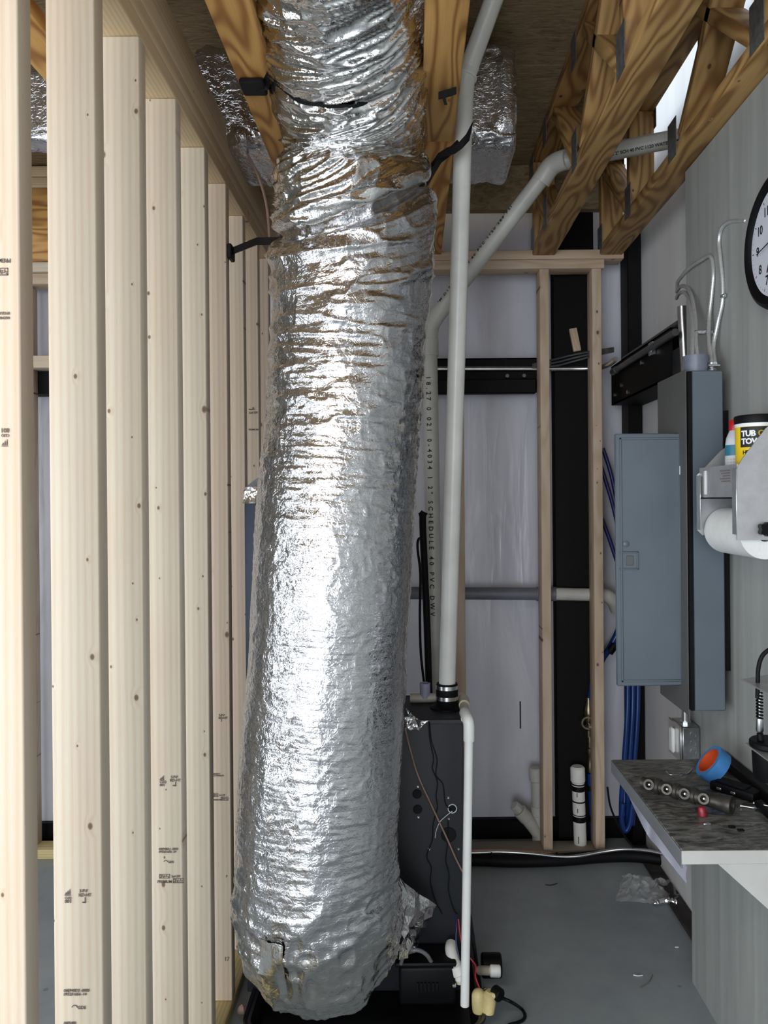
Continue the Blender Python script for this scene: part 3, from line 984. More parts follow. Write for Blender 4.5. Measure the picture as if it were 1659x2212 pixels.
disp += 0.004 * lip
RRd = RR + disp - 0.004
PX = CX + (SS * np.cos(TH)[..., None] + NN * np.sin(TH)[..., None]) * RRd[..., None]
DV = PX.reshape(-1, 3)
DUV = np.stack([(U * 1.16).ravel(), V.ravel()], 1)
duct = thing('flexible_duct', 'large crinkled silver foil insulated duct dropping from the ceiling to the floor unit', 'duct', (xb, 1.9, 0.16))
rB = int(np.searchsorted(vv, vBoot)); rP2 = int(np.searchsorted(vv, vP2)); rP1 = int(np.searchsorted(vv, vP1))
fast_mesh('elbow', DV, grid_faces(NU, 0, rB), M['foil_boot'], duct, DUV)['label'] = 'taped foil elbow, creased and rounded'
fast_mesh('lower_sleeve', DV, grid_faces(NU, rB, rP2), M['foil_low'], duct, DUV)
fast_mesh('upper_sleeve', DV, grid_faces(NU, rP2, NVR - 1), M['foil_up'], duct, DUV)['label'] = 'deeply folded foil sleeve bending into the ceiling'
def on_duct(row, ang, off=0.003):
    k = int(round((math.radians(ang) % (2 * PI)) / (2 * PI) * NU)) % NU
    p = Vector(PX[row, k]); c = Vector(CX[row, k])
    return p + (p - c).normalized() * off
# loose tape flaps on the elbow
def flap(name, quad, nu, nv, amp, seed, parent, mat='foil_tape', label=None):
    return put(name, MB().patch(*quad, nu, nv, amp, seed), M[mat], parent, label, smooth=False)
def duct_patch(row0, a0, row1, a1, nu, nv, seed, lift=0.006, amp=0.004):
    rng = np.random.RandomState(seed)
    vs, fs = [], []
    for j in range(nv + 1):
        for i in range(nu + 1):
            r = int(row0 + (row1 - row0) * j / nv); a = a0 + (a1 - a0) * i / nu
            e = math.sin(PI * i / nu) * math.sin(PI * j / nv)
            vs.append(on_duct(r, a, 0.002 + lift * (1 - e) * 0.8 + rng.rand() * amp))
    for j in range(nv):
        for i in range(nu):
            k = j * (nu + 1) + i
            fs.append((k, k + 1, k + nu + 2, k + nu + 1))
    return MB().add(vs, fs)
put('tape_flap', duct_patch(rB + 6, 122, rB - 16, 104, 7, 5, 5, 0.0008, 0.0030), M['foil_tape'], duct, 'loose curled piece of foil tape')
# bunched foil collar toward the unit
q = [W(855, 1900, 1.98), W(940, 1945, 2.10), W(915, 2010, 2.10), W(850, 2060, 1.98)]
flap('foil_skirt', (W(862, 1896, 2.03), W(940, 1955, 2.14), W(920, 2004, 2.14), W(868, 2000, 2.00)), 5, 4, 0.006, 31, duct, label='torn foil skirt between duct and unit')
flap('foil_skirt', (W(868, 1995, 2.00), W(912, 1998, 2.13), W(903, 2050, 2.13), W(868, 2075, 2.00)), 4, 5, 0.008, 32, duct)

# hanging straps
def strap_path(row, a0, a1, n, pre, post):
    pts = [Vector(p) for p in pre]
    for k in range(n + 1):
        pts.append(on_duct(row, a0 + (a1 - a0) * k / n, 0.002))
    return pts + [Vector(p) for p in post]
def strap(name, label, pts, w, wd, extra=None):
    t = thing(name, label, 'strap', pts[0])
    n = len(pts)
    ds = []
    for i in range(n):
        a = Vector(wd[0]) if i == 0 else (Vector(wd[-1]) if i == n - 1 else Vector(wd[min(i, len(wd) - 1)] if len(wd) == n else wd[0]))
        tt = (pts[min(i + 1, n - 1)] - pts[max(i - 1, 0)]).normalized()
        a = a - tt * a.dot(tt)
        ds.append(a.normalized())
    put('webbing', MB().ribbon(pts, ds, w, 0.0025), M['strap'], t)
    return t
p0 = W(541, 181, 2.0); pz = ZC - 0.004
pt = [Vector((-0.372, 1.80, pz)), Vector((-0.335, 1.795, pz - 0.001))] + [on_duct(rP1, 160 - 4 * k, 0.002 if k < 22 else 0.002 - 0.004 * (k - 21)) for k in range(27)]
wds_ = [0.034, 0.032, 0.026, 0.018, 0.013] + [max(0.007, 0.011 - 0.0004 * k) for k in range(len(pt) - 5)]
s_1 = strap('duct_strap', 'black strap holding the duct up between the two orange trusses', pt, wds_, [(0, 0.75, -0.65)])
put('knot', MB().box(-0.392, -0.335, 1.775, 1.835, pz - 0.012, pz + 0.003, 0.004), M['strap'], s_1)
st_e = W(493, 541, 2.19)
pa_ = [Vector((XS + 0.003, 2.205, st_e.z)), Vector((XS + 0.02, 2.195, st_e.z + 0.002)), W(555, 521, 2.09)] + [on_duct(rP2, a_, d_) for a_, d_ in ((192, 0.004), (178, 0.003), (165, 0.002), (154, -0.006), (144, -0.016))]
pb_ = [on_duct(rP2, a_, d_) for a_, d_ in ((40, -0.016), (28, -0.006), (18, 0.002), (8, 0.004))] + [W(950, 345, 2.03), W(975, 325, 2.05), W(992, 308, 2.06)]
s_2 = strap('duct_strap', 'black strap pulled tight from a stud to the crease of the duct', pa_, 0.020, [(0, 0, 1)])
ds_ = []
for i in range(len(pb_)):
    tt = (pb_[min(i + 1, len(pb_) - 1)] - pb_[max(i - 1, 0)]).normalized()
    v_ = Vector((0, 0, 1)); v_ = v_ - tt * v_.dot(tt)
    ds_.append(v_.normalized())
put('webbing', MB().ribbon(pb_, ds_, 0.018, 0.0025), M['strap'], s_2)
put('knot', MB().box(XS + 0.001, XS + 0.014, 2.185, 2.232, st_e.z - 0.022, st_e.z + 0.020, 0.003), M['strap'], s_2)
tl = MB().ribbon([W(947, 207, 1.83), W(960, 203, 1.83), W(975, 199, 1.83), W(986, 195, 1.83)], [(0, 0, 1)] * 4, 0.017, 0.004)
tl.ribbon([W(957, 205, 1.83), W(960, 215, 1.83), W(963, 226, 1.83)], [(1, 0, 0)] * 3, 0.007, 0.003)
solo('strap_tail', tl, M['strap'], 'short black strap end fixed under the truss beside the white flue pipe', 'strap')
tw = MB().ribbon([W(932, 358, 2.0), W(945, 338, 2.01), W(965, 328, 2.03), W(985, 322, 2.045), W(1003, 305, 2.045), W(1017, 284, 2.06)],
                 [(0, 0, 1), (0.3, 0, 1), (0, 0, 1), (0.2, 0, 1), (0.3, 0, 1), (0.2, 0, 1)], [0.014, 0.018, 0.022, 0.026, 0.040, 0.050], 0.003)
solo('strap_tail', tw, M['strap'], 'twisted black strap wrapped across the white flue pipe', 'strap')

# ------------------------------------------------------------------ foil trunk ducts over the framing
def trunk(name, label, x0, x1, y0, y1, z0, z1, seed, nu=150, nv=160, cat='duct', mat='foil_dull', amp=0.006, endcap=True):
    t = thing(name, label, cat, ((x0 + x1) / 2, (y0 + y1) / 2, z0))
    xs = np.linspace(x0, x1, nv)
    th = np.linspace(0, 2 * PI, nu, endpoint=False)
    ex = 0.28
    cy, sy = np.cos(th), np.sin(th)
    prof = np.stack([np.sign(cy) * np.abs(cy) ** ex * (y1 - y0) / 2, np.sign(sy) * np.abs(sy) ** ex * (z1 - z0) / 2], 1)
    U, V = np.meshgrid(th / (2 * PI), xs - x0)
    a = VN(14, seed)(U * 14, V * 22); b = ridge(VN(30, seed + 1)(U * 30 + a * 2, V * 40)); c = ridge(VN(12, seed + 2)(U * 12 + a, V * 14))
    k = 1 + ((a - 0.5) * amp * 2 + b ** 2 * amp * 0.5 + c ** 2 * amp) / 0.14
    sc = np.ones(nv)
    sc[-1] = 0.02; sc[-2] = 0.80; sc[-3] = 0.94; sc[-4] = 0.985
    sc[0] = 0.02; sc[1] = 0.9
    xs2 = xs.copy(); xs2[-4:] = x1 - np.array([0.012, 0.006, 0.002, 0.0]); xs2[1] = xs2[0] + 0.003
    k = k * sc[:, None]
    P = np.zeros((nv, nu, 3))
    P[..., 0] = xs2[:, None] + (a - 0.5) * 0.006
    P[..., 1] = (y0 + y1) / 2 + prof[None, :, 0] * k
    P[..., 2] = (z0 + z1) / 2 + prof[None, :, 1] * k
    fast_mesh('foil_wrap', P.reshape(-1, 3), grid_faces(nu, 0, nv - 1), M[mat], t, np.stack([U.ravel(), V.ravel()], 1))
    return t
trunk('trunk_duct', 'boxy foil wrapped trunk duct crossing above the frame behind the white flue pipe', -0.62, 0.315, 2.20, 2.52, 2.48, 2.765, 41, nv=170)
trunk('trunk_duct', 'slim crinkled foil duct above the orange header of the neighbouring room', -2.3, -0.66, 2.20, 2.29, 2.50, 2.70, 45, nv=200)
trunk('trunk_duct', 'small piece of crinkled foil duct high beside the top plate', -1.25, -0.40, 1.50, 1.72, 2.62, 2.83, 51)

# ================================================================== FURNACE
YU = 2.2
fu = thing('furnace', 'low charcoal furnace cabinet standing in a drip pan behind the foil duct', 'furnace', (-0.17, 2.55, 0.05))
fz = W(950, 1556, YU).z
fr = W(1002, 1700, YU).x
put('cabinet', MB().box(-0.485, fr, YU, 2.47, 0.05, fz, 0.006, seg=2), M['furnace'], fu)
put('top_lid', MB().box(-0.487, fr + 0.002, YU - 0.002, 2.472, fz - 0.012, fz + 0.004, 0.003), M['furnace'], fu)
for px, py, r in ((901, 1715, 10), (902, 1748, 10), (969, 1803, 16.5)):
    c = W(px, py, YU)
    put('knockout', MB().cyl(c + Vector((0, 0.002, 0)), c - Vector((0, 0.0025, 0)), r * YU / F, 24, 0.001), M['black'], fu)
for px, py in ((903, 1699), (904, 1765), (968, 1723), (969, 1769), (927, 1834), (990, 1834)):
    c = W(px, py, YU)
    put('screw', MB().lathe(c, (0, -1, 0), [(0, 0.004), (0.002, 0.004), (0.004, 0.002)], 10), M['zinc'], fu)
c = W(977, 1746, YU)
gr = put('grommet', MB().ring(c - Vector((0, 0.004, 0)), (0, 1, 0), 0.0112, 0.0130, 0.005, 24), M['white'], fu, 'white ring grommet with wires')
put('hole', MB().cyl(c + Vector((0, 0.001, 0)), c - Vector((0, 0.0015, 0)), 0.0105, 20), M['black'], fu)
# flue collar with rubber coupling
fc = W(966, 1535, 2.32)
fl_x, fl_y = fc.x, 2.32
put('flue_collar', MB().lathe((fl_x, fl_y, fz), (0, 0, 1), [(0.0, 0.052), (0.008, 0.052), (0.012, 0.040), (0.02, 0.034)], 24), M['black'], fu)
cz = W(966, 1548, 2.29).z
cpl = put('coupling', MB().lathe((fl_x, fl_y, fz + 0.012), (0, 0, 1), [(0, 0.031), (0.012, 0.031), (0.016, 0.0335), (0.04, 0.0335), (0.048, 0.0335), (0.056, 0.031), (0.066, 0.031)], 28), M['rubber'], fu, 'black rubber flue coupling')
for dz in (0.018, 0.050):
    put('clamp', MB().ring((fl_x, fl_y, fz + 0.012 + dz), (0, 0, 1), 0.033, 0.0348, 0.011, 28), M['stainless_b'], cpl)
# tall section on the other side
pz0, pz1 = fz + 0.005, W(540, 1086, YU + 0.03).z
pl = put('plenum', MB().box(-0.485, -0.10, YU + 0.02, 2.46, pz0, pz1, 0.005, seg=2), M['plenum'], fu, 'tall slate coloured plenum box')
tp = MB().box(-0.487, -0.10, YU + 0.018, 2.46, pz1 - 0.002, pz1 + 0.004)
tp.patch(Vector((-0.488, YU + 0.016, pz1 - 0.002)), Vector((-0.05, YU + 0.016, pz1 - 0.002)), Vector((-0.05, YU + 0.02, pz1 + 0.05)), Vector((-0.480, YU + 0.02, pz1 + 0.045)), 26, 4, 0.004, 3)
put('foil_tape', tp, M['foil_tape'], fu, 'crinkled foil tape over the plenum edge', smooth=False)
tc = MB()
for k in range(9):
    a = k / 8
    tc.v += [(-0.485 + 0.09 * a ** 1.2, YU + 0.05 + 0.05 * a, pz1 + 0.045 + 0.05 * math.sin(a * 1.5)), (-0.485 + 0.09 * a ** 1.2, 2.44, pz1 + 0.045 + 0.05 * math.sin(a * 1.5))]
tc.f = [(2 * k, 2 * k + 1, 2 * k + 3, 2 * k + 2) for k in range(8)]
put('takeoff', tc, M['foil_dull'], fu)
flap('foil_tape', (W(876, 1530, YU + 0.03), W(893, 1552, YU - 0.004), W(923, 1558, YU - 0.006), W(905, 1578, YU - 0.006)), 8, 6, 0.004, 61, fu, label='torn corner of foil tape')
flap('foil_tape', (W(874, 1548, YU - 0.005), W(895, 1550, YU - 0.007), W(906, 1577, YU - 0.007), W(877, 1577, YU - 0.005)), 7, 6, 0.004, 62, fu)
# loose wires on the furnace face
def wire(name, label, pts, r, mat, parent=None, seg=6, n=6, cat='wire', group=None):
    mb = MB().tube(spline(pts, n), r, seg)
    if parent is not None:
        return put(name, mb, M[mat], parent, label)
    return solo(name, mb, M[mat], label, cat, group)
yw = YU - 0.008
wire('wire', 'brown wire', [W(875, 1572, yw), W(888, 1625, yw), W(903, 1675, yw), W(930, 1735, yw), (W(965, 1810, yw)), W(985, 1855, yw), W(1000, 1885, yw)], 0.0026, 'wire_brown', fu)
for pts in ([(926, 1560), (929, 1600), (937, 1640), (934, 1660), (945, 1690), (942, 1720), (945, 1745), (936, 1780), (934, 1815), (922, 1850), (932, 1875), (930, 1905), (940, 1945), (955, 1975)],
            [(928, 1560), (932, 1600), (944, 1640), (942, 1675), (957, 1695), (962, 1735), (975, 1750)],
            [(968, 1770), (968, 1800), (966, 1830), (963, 1860), (970, 1890), (969, 1925), (980, 1965), (988, 1975)]):
    wire('wire', 'thin black wire', [W(x, y, yw + 0.003) for x, y in pts], 0.0014, 'black', fu)
wire('wire', 'thin white wire', [W(977, 1752, yw), W(962, 1764, yw - 0.004), W(950, 1776, yw), W(942, 1795, yw), W(940, 1810, yw)], 0.0009, 'white', fu)

# drip pan
pan = thing('drip_pan', 'shallow black plastic drip pan under the furnace', 'tray', (-0.15, 2.52, 0))
px0, px1, py0, py1 = W(530, 2185, 2.06).x, 0.178, 2.03, 2.62
def rrect(x0, x1, y0, y1, r, n=6):
    out = []
    for cxx, cyy, a0 in ((x1 - r, y1 - r, 0), (x0 + r, y1 - r, 90), (x0 + r, y0 + r, 180), (x1 - r, y0 + r, 270)):
        for k in range(n + 1):
            a = math.radians(a0 + 90 * k / n)
            out.append((cxx + r * math.cos(a), cyy + r * math.sin(a)))
    return out
mb = MB()
loops = []
for e, z in ((-0.02, 0.0), (-0.004, 0.05), (0.0, 0.062), (0.008, 0.066), (0.010, 0.062), (0.0095, 0.058), (-0.010, 0.058), (-0.014, 0.050), (-0.028, 0.006)):
    loops.append([(x, y, z) for x, y in rrect(px0 - e, px1 + e, py0 - e, py1 + e, 0.05 + e)])
k = len(loops[0]); base = 0
for L in loops: mb.v += L
for i in range(len(loops) - 1):
    for j in range(k):
        j2 = (j + 1) % k
        mb.f.append((i * k + j, i * k + j2, (i + 1) * k + j2, (i + 1) * k + j))
mb.f.append(tuple(range(k))); mb.f.append(tuple((len(loops) - 1) * k + j for j in range(k)))
put('tray', mb, M['pan'], pan)
for x in (-0.42, 0.05):
    for y in (2.24, 2.38):
        put('riser', MB().box(x, x + 0.06, y, y + 0.06, 0.007, 0.0495), M['rubber'], pan)

# condensate pump in front of the furnace
cp = thing('condensate_pump', 'small black vented pump box sitting low in front of the furnace', 'pump', (W(925, 2120, 2.13).x, 2.13, 0.065))
a, b = W(862, 2150, 2.10), W(985, 2090, 2.10)
zt = W(920, 2082, 2.12).z
put('housing', MB().box(a.x, b.x, 2.105, 2.185, 0.07, zt, 0.010, seg=3), M['black'], cp)
put('lid', MB().box(a.x - 0.01, b.x + 0.002, 2.10, 2.19, zt, zt + 0.014, 0.006, seg=2), M['black'], cp)
for k in range(6):
    c = W(902 + k * 8.4, 2132, 2.103)
    put('vent_slat', MB().box(c.x - 0.003, c.x + 0.003, 2.1, 2.106, c.z - 0.012, c.z + 0.012, 0.001), M['rubber'], cp)
c = W(981, 2128, 2.10)
put('connector', MB().box(c.x - 0.005, c.x + 0.005, 2.095, 2.106, c.z - 0.004, c.z + 0.004, 0.001), M['zinc'], cp)
wire('drain_tube', 'grey vinyl tube arching over the black pump box', [W(866, 2082, 2.10), W(872, 2066, 2.095), W(890, 2053, 2.09), W(908, 2054, 2.09), W(922, 2063, 2.095), W(932, 2078, 2.11)], 0.0055, 'grey_tube', None, 12, 6, 'tube')

# trap elbow, capped stub, valve, cable beside the unit
tr = MB().tube(spline([W(975, 2040, 2.17), W(974, 2052, 2.15), W(980, 2075, 2.13), W(988, 2092, 2.12), W(994, 2112, 2.12)], 5), [0.0165] * 21, 16)
te = thing('pvc_trap', 'short white elbow trap beside the hanging white drain pipe', 'pipe', W(990, 2115, 2.12))
put('elbow', tr, M['pvc'], te)
put('socket', MB().cyl(W(983, 2084, 2.122), W(992, 2104, 2.118), 0.0195, 18, 0.002), M['pvc'], te)
put('stub', MB().cyl(W(990, 2098, 2.12), W(996, 2120, 2.12), 0.0150, 16), M['pvc_cream'], te)
ca = thing('capped_stub', 'white capped pipe stub poking out past the drip pan', 'pipe', W(1062, 2097, 2.2))
put('pipe', MB().cyl(W(1036, 2096, 2.25), W(1064, 2097, 2.2), 0.0125, 16), M['pvc_cream'], ca)
put('cap', MB().cyl(W(1058, 2097, 2.2), W(1081, 2098, 2.2), 0.0165, 18, 0.003), M['white'], ca)
jb = MB().cyl(W(1040, 2085, 2.28), W(1083, 2085, 2.28), 0.034, 20, 0.004)
solo('valve_body', jb, M['black'], 'round black fitting behind the white capped stub', 'fitting')
va = thing('trap_valve', 'cream plastic valve on the floor by the drip pan corner', 'valve', W(1050, 2180, 2.1))
put('body', MB().lathe(W(1034, 2184, 2.10), (0, 0, 1), [(0, 0.017), (0.02, 0.019), (0.045, 0.019), (0.055, 0.014), (0.06, 0.006)], 18), M['cream'], va)
put('body', MB().lathe(W(1055, 2186, 2.09), (0.1, 0, 1), [(0, 0.016), (0.025, 0.018), (0.05, 0.018), (0.058, 0.010)], 18), M['cream'], va)
put('port', MB().cyl(W(1050, 2150, 2.09), W(1072, 2150, 2.08), 0.009, 14), M['cream'], va)
put('cap', MB().cyl(W(1066, 2140, 2.10), W(1082, 2152, 2.08), 0.018, 14, 0.003), M['black'], va)
put('bulb', MB().lathe(W(1042, 2140, 2.12), (1, 0, 0.6), [(0, 0.003), (0.004, 0.0045), (0.012, 0.0035)], 10), M['brass'], va)
zc0 = 0.006
wire('power_cord', 'black cord looping from the cream valve over the concrete', [W(1070, 2152, 2.10), W(1085, 2156, 2.09), W(1105, 2165, 2.085), WZ(1125, 2178, zc0), WZ(1134, 2192, zc0), WZ(1130, 2203, zc0), WZ(1115, 2210, zc0), WZ(1100, 2214, zc0), WZ(1092, 2222, zc0)], 0.0045, 'black', None, 10, 6, 'cord')
wire('red_wire', 'thin red wire dropping beside the white drain pipe to the cream valve', [W(990, 1985, 2.15), W(995, 2025, 2.14), W(1004, 2055, 2.13), W(1020, 2075, 2.12), W(1028, 2088, 2.12), W(1027, 2110, 2.12), W(1036, 2135, 2.11)], 0.0022, 'redw', None, 6, 6, 'wire')
wire('purple_wire', 'thin purple wire hanging down the furnace face', [W(984, 1975, 2.18), W(986, 2000, 2.16), W(985, 2030, 2.15), W(990, 2060, 2.14), W(996, 2085, 2.13)], 0.0022, 'blue_dark', None, 6, 6, 'wire')

# ================================================================== PIPES
fp = thing('flue_pipe', 'tall white pipe rising from the furnace coupling past the trusses', 'pipe', (fl_x, fl_y, fz + 0.07))
pA = Vector((fl_x, fl_y, fz + 0.062)); pB = W(1003, 200, 2.12); pC = W(1007, 165, 2.11); pD = W(1068, -5, 2.04); pE = W(1100, -95, 2.0)
put('pipe', MB().tube([pA, pA.lerp(pB, 0.5), pB], 0.0252, 24), M['pvc'], fp)
put('coupling', MB().tube(spline([W(1001, 218, 2.122), pB, pC, W(1016, 140, 2.105)], 5), [0.0262] * 16, 24), M['pvc'], fp)
put('ring', MB().cyl(W(1007, 168, 2.11), W(1008.5, 163, 2.11), 0.0295, 24, 0.001), M['white'], fp)
put('pipe', MB().tube([W(1012, 150, 2.107), pD, pE], 0.0252, 24), M['pvc'], fp)

vp = thing('vent_pipe', 'printed white pipe slanting up to the trusses and out through the wall', 'pipe', W(942, 1500, 2.85))
q0, q1, q2, q3 = W(949, 1920, 2.85), W(928, 745, 2.85), W(1180, 372, 2.62), W(1470, 297, 2.45)
qe = WX(1500, 290, XR + 0.04)
put('pipe', MB().tube([q0, q1], 0.028, 22), M['pvc_old'], vp)
put('socket', MB().cyl(W(929, 770, 2.85), W(928, 733, 2.85), 0.0325, 22, 0.002), M['pvc_old'], vp)
put('elbow', MB().tube(spline([W(928, 745, 2.85), W(929, 712, 2.85), W(938, 690, 2.845), W(958, 662, 2.83)], 6), 0.0315, 22), M['pvc_old'], vp)
put('pipe', MB().tube([W(945, 680, 2.84), q2], 0.0285, 22), M['pvc_old'], vp)
put('elbow', MB().tube(spline([W(1168, 392, 2.63), W(1188, 362, 2.61), W(1206, 350, 2.59), W(1225, 344, 2.57)], 6), 0.0335, 22), M['pvc_old'], vp)
put('pipe', MB().tube([W(1205, 351, 2.59), q3, qe], 0.0285, 22), M['pvc_old'], vp)
def pipe_print(s, a, b, r, size, parent, off_dir, mat='ink_dark', adv=1.0):
    """a line of print along a pipe from a to b, on the side off_dir"""
    a, b = Vector(a), Vector(b)
    x = (b - a).normalized(); n = Vector(off_dir); n = (n - x * n.dot(x)).normalized()
    y = n.cross(x)
    m = Matrix(((x.x, y.x, n.x, 0), (x.y, y.y, n.y, 0), (x.z, y.z, n.z, 0), (0, 0, 0, 1)))
    m = Matrix.Translation(a + n * (r + 0.0006) - y * size * 0.35) @ m
    put('print', text_mb(s, size, m, 0.0002, size * 0.02, adv), M[mat], parent, smooth=False)
pipe_print('CUT PVC 2" SCH 40 PVC 1120 WATER PIPE', W(1205, 351, 2.59).lerp(q3, 0.33), q3, 0.0285, 0.0145, vp, (0, -0.80, -0.60), adv=0.95)
pipe_print('ASTM D1785 2" SCH 40 PVC 1120 280 PSI', W(946, 678, 2.84), q2, 0.0285, 0.018, vp, (-0.75, -0.6, 0.3), adv=1.4)
pipe_print('18.27 0 021 0-4034 1 2" SCHEDULE 40 PVC DWV', W(929, 815, 2.85), q0, 0.028, 0.024, vp, (-0.25, -1, 0), adv=1.75)

dr = thing('drain_pipe', 'thin white drain pipe hanging free in front of the furnace corner', 'pipe', W(1004, 2172, 2.1))
dA, dB = W(1004, 2172, 2.10), W(1013, 1585, 2.10)
put('pipe', MB().cyl(dA, dB, 0.0122, 20, 0.001), M['white'], dr)
put('elbow', MB().tube(spline([W(1013, 1600, 2.10), W(1013, 1570, 2.10), W(1011, 1556, 2.105), W(1007, 1546, 2.13), W(1004, 1540, 2.16)], 6), 0.0155, 18), M['white'], dr)
put('pipe', MB().tube([W(1006, 1552, 2.12), W(1001, 1520, 2.33)], 0.0135, 16), M['pvc_cream'], dr)
put('elbow', MB().tube(spline([W(1003, 1524, 2.29), W(1002, 1513, 2.35), W(996, 1507, 2.375), W(984, 1506, 2.375), W(975, 1506, 2.375)], 6), 0.0165, 18), M['pvc_cream'], dr)
put('pipe', MB().tube([W(985, 1506, 2.375), W(886, 1508, 2.375)], 0.0140, 16), M['pvc_cream'], dr)
put('riser', MB().lathe(W(918, 1500, 2.375), (0, 0, 1), [(-0.01, 0.016), (0.035, 0.0165), (0.036, 0.014), (0.028, 0.0135)], 18), M['cup'], dr, 'pale lilac open riser cup')
ls = thing('line_set', 'black insulated line with a thin tube standing behind the furnace by the printed pipe', 'pipe', W(928, 1500, 2.62))
put('insulation', MB().tube(spline([W(917, 1106, 2.62), W(913, 1125, 2.62), W(918, 1250, 2.62), W(924, 1400, 2.62), W(941, 1990, 2.62)], 6), [0.012] * 25, 14), M['rubber'], ls)
put('stub', MB().cyl(W(905, 1114, 2.62), W(918, 1110, 2.62), 0.010, 12, 0.002), M['rubber'], ls)
put('tube', MB().tube(spline([W(912, 1163, 2.60), W(904, 1165, 2.60), W(902, 1185, 2.60), W(908, 1240, 2.60), W(907, 1330, 2.60), W(909, 1410, 2.60), W(916, 1475, 2.6)], 6), 0.0045, 10), M['black'], ls)

gp = thing('sewer_line', 'grey pipe crossing level behind the studs low on the back wall', 'pipe', W(1090, 1296, 3.215))
pa, pb = W(885, 1281, 3.215), W(1168, 1283, 3.215)
put('pipe', MB().tube([pa, pb], 0.0262, 20), M['pvc_grey'], gp)
put('coupling', MB().cyl(W(1158, 1283, 3.215), W(1203, 1283, 3.21), 0.0295, 20, 0.002), M['pvc_grey'], gp)
put('pipe', MB().tube([W(1200, 1283, 3.205), W(1300, 1285, 3.205)], 0.0262, 20), M['pvc_old'], gp)
put('elbow', MB().tube(spline([W(1296, 1285, 3.205), W(1312, 1288, 3.205), W(1325, 1298, 3.22), W(1332, 1315, 3.25)], 6), 0.029, 18), M['pvc_old'], gp)

em = thing('conduit', 'long thin metal conduit running along the black girt of the back wall', 'conduit', W(1100, 803, 3.22))
put('tube', MB().tube(spline([W(600, 798, 3.22), W(945, 797, 3.22), W(1160, 797, 3.22), W(1275, 796, 3.20), W(1310, 790, 3.10), W(1330, 776, 3.0)], 6), 0.0105, 12), M['emt'], em)
em2 = thing('conduit', 'dull conduit following the girt up along the white wall', 'conduit', W(1400, 740, 2.6))
put('tube', MB().tube([Vector((0.815, 3.06, 1.965)), Vector((0.815, 2.365, 1.965))], 0.0115, 12), M['emt_dull'], em2)
put('end', MB().cyl((0.815, 3.10, 1.965), (0.815, 3.04, 1.965), 0.0145, 12, 0.002), M['emt_dull'], em2)
put('bracket', MB().box(0.812, 0.83, 2.60, 2.63, 1.94, 1.985, 0.002), M['zinc'], em2)
em3 = thing('conduit', 'dull second conduit laid on top of the girt beside the white wall', 'conduit', (0.86, 2.7, 2.0))
put('tube', MB().tube([Vector((0.862, 3.1, 2.014)), Vector((0.862, 2.45, 2.014))], 0.0125, 12), M['emt_dull'], em3)
for k, (dy, lb) in enumerate(((0, 'topmost thin cable of three crossing the black column'), (7, 'middle thin cable of three crossing the black column'), (14, 'lowest thin cable of three crossing the black column'))):
    wire('cable', lb, [W(1150, 788 + dy * 0.4, 3.2), W(1200, 776 + dy, 3.19), W(1240, 766 + dy, 3.18), W(1285, 758 + dy * 0.7, 3.14), W(1325, 752 + dy * 0.5, 3.05)], 0.0045, 'emt_dull', None, 8, 6, 'cable')
board('wood_offcut', W(1247, 759, 3.215), W(1237, 710, 3.225), 0.032, 0.018, M['stud_grey'])
tags(bpy.data.objects['wood_offcut'], 'small wood offcut tilted against the black column above the cables', 'wood')

# cleanout wye and capped pipe rising through the plate
wy = thing('cleanout_wye', 'pale pipe with capped side branch standing by the middle stud', 'pipe', W(1163, 1835, 3.15))
YW = 3.224
put('pipe', MB().tube([W(1167, 1838, YW), W(1159, 1670, YW)], 0.0255, 20), M['pvc_old'], wy)
put('cap', MB().cyl(W(1158.5, 1688, YW), W(1157, 1658, YW), 0.0295, 20, 0.006), M['pvc_old'], wy)
put('hub', MB().cyl(W(1163, 1760, YW), W(1161.5, 1740, YW), 0.0295, 20, 0.002), M['pvc_old'], wy)
put('hub', MB().cyl(W(1166, 1830, YW), W(1164, 1795, YW), 0.0295, 20, 0.002), M['pvc_old'], wy)
put('branch', MB().tube(spline([W(1166, 1805, YW), W(1150, 1783, YW - 0.012), W(1135, 1765, YW - 0.02)], 5), 0.027, 18), M['pvc_old'], wy)
put('hub', MB().cyl(W(1138, 1768, YW - 0.02), W(1122, 1751, YW - 0.028), 0.0295, 20, 0.003), M['pvc_old'], wy)
put('plug', MB().cyl(W(1122, 1751, YW - 0.028), W(1110, 1739, YW - 0.034), 0.022, 8, 0.004), M['pvc_old'], wy)
wp = thing('capped_pipe', 'white capped pipe with black tape bands beside the blue tube', 'pipe', W(1252, 1835, 3.16))
YP = 3.16
put('pipe', MB().tube([W(1254, 1836, YP), W(1248, 1670, YP)], 0.0262, 20), M['pvc'], wp)
put('cap', MB().cyl(W(1248.5, 1690, YP), W(1247.5, 1655, YP), 0.0300, 20, 0.007), M['pvc'], wp)
for a, b in ((1691, 1694), (1696, 1707), (1728, 1731), (1757, 1759), (1761, 1773)):
    put('tape_band', MB().cyl(W(1249 + (a - 1690) * 0.035, b, YP), W(1249 + (a - 1690) * 0.035, a, YP), 0.0270, 20), M['black'], wp)
for y in (1718, 1752, 1812):
    c = W(1246 + (y - 1700) * 0.035, y, YP - 0.0268)
    put('print', MB().box(c.x - 0.0015, c.x + 0.0015, c.y - 0.0004, c.y + 0.0006, c.z - (0.02 if y > 1800 else 0.008), c.z + 0.008), M['ink_dark'], wp, smooth=False)
bt = thing('water_riser', 'blue tube with tarnished brass valve rising beside the capped pipe', 'pipe', W(1280, 1830, 3.212))
put('tube', MB().tube([W(1283, 1834, 3.212), W(1275, 1670, 3.212)], 0.0135, 16), M['blue_pex'], bt)
put('tape_band', MB().cyl(W(1276.5, 1707, 3.212), W(1276, 1696, 3.212), 0.0145, 16), M['black'], bt)
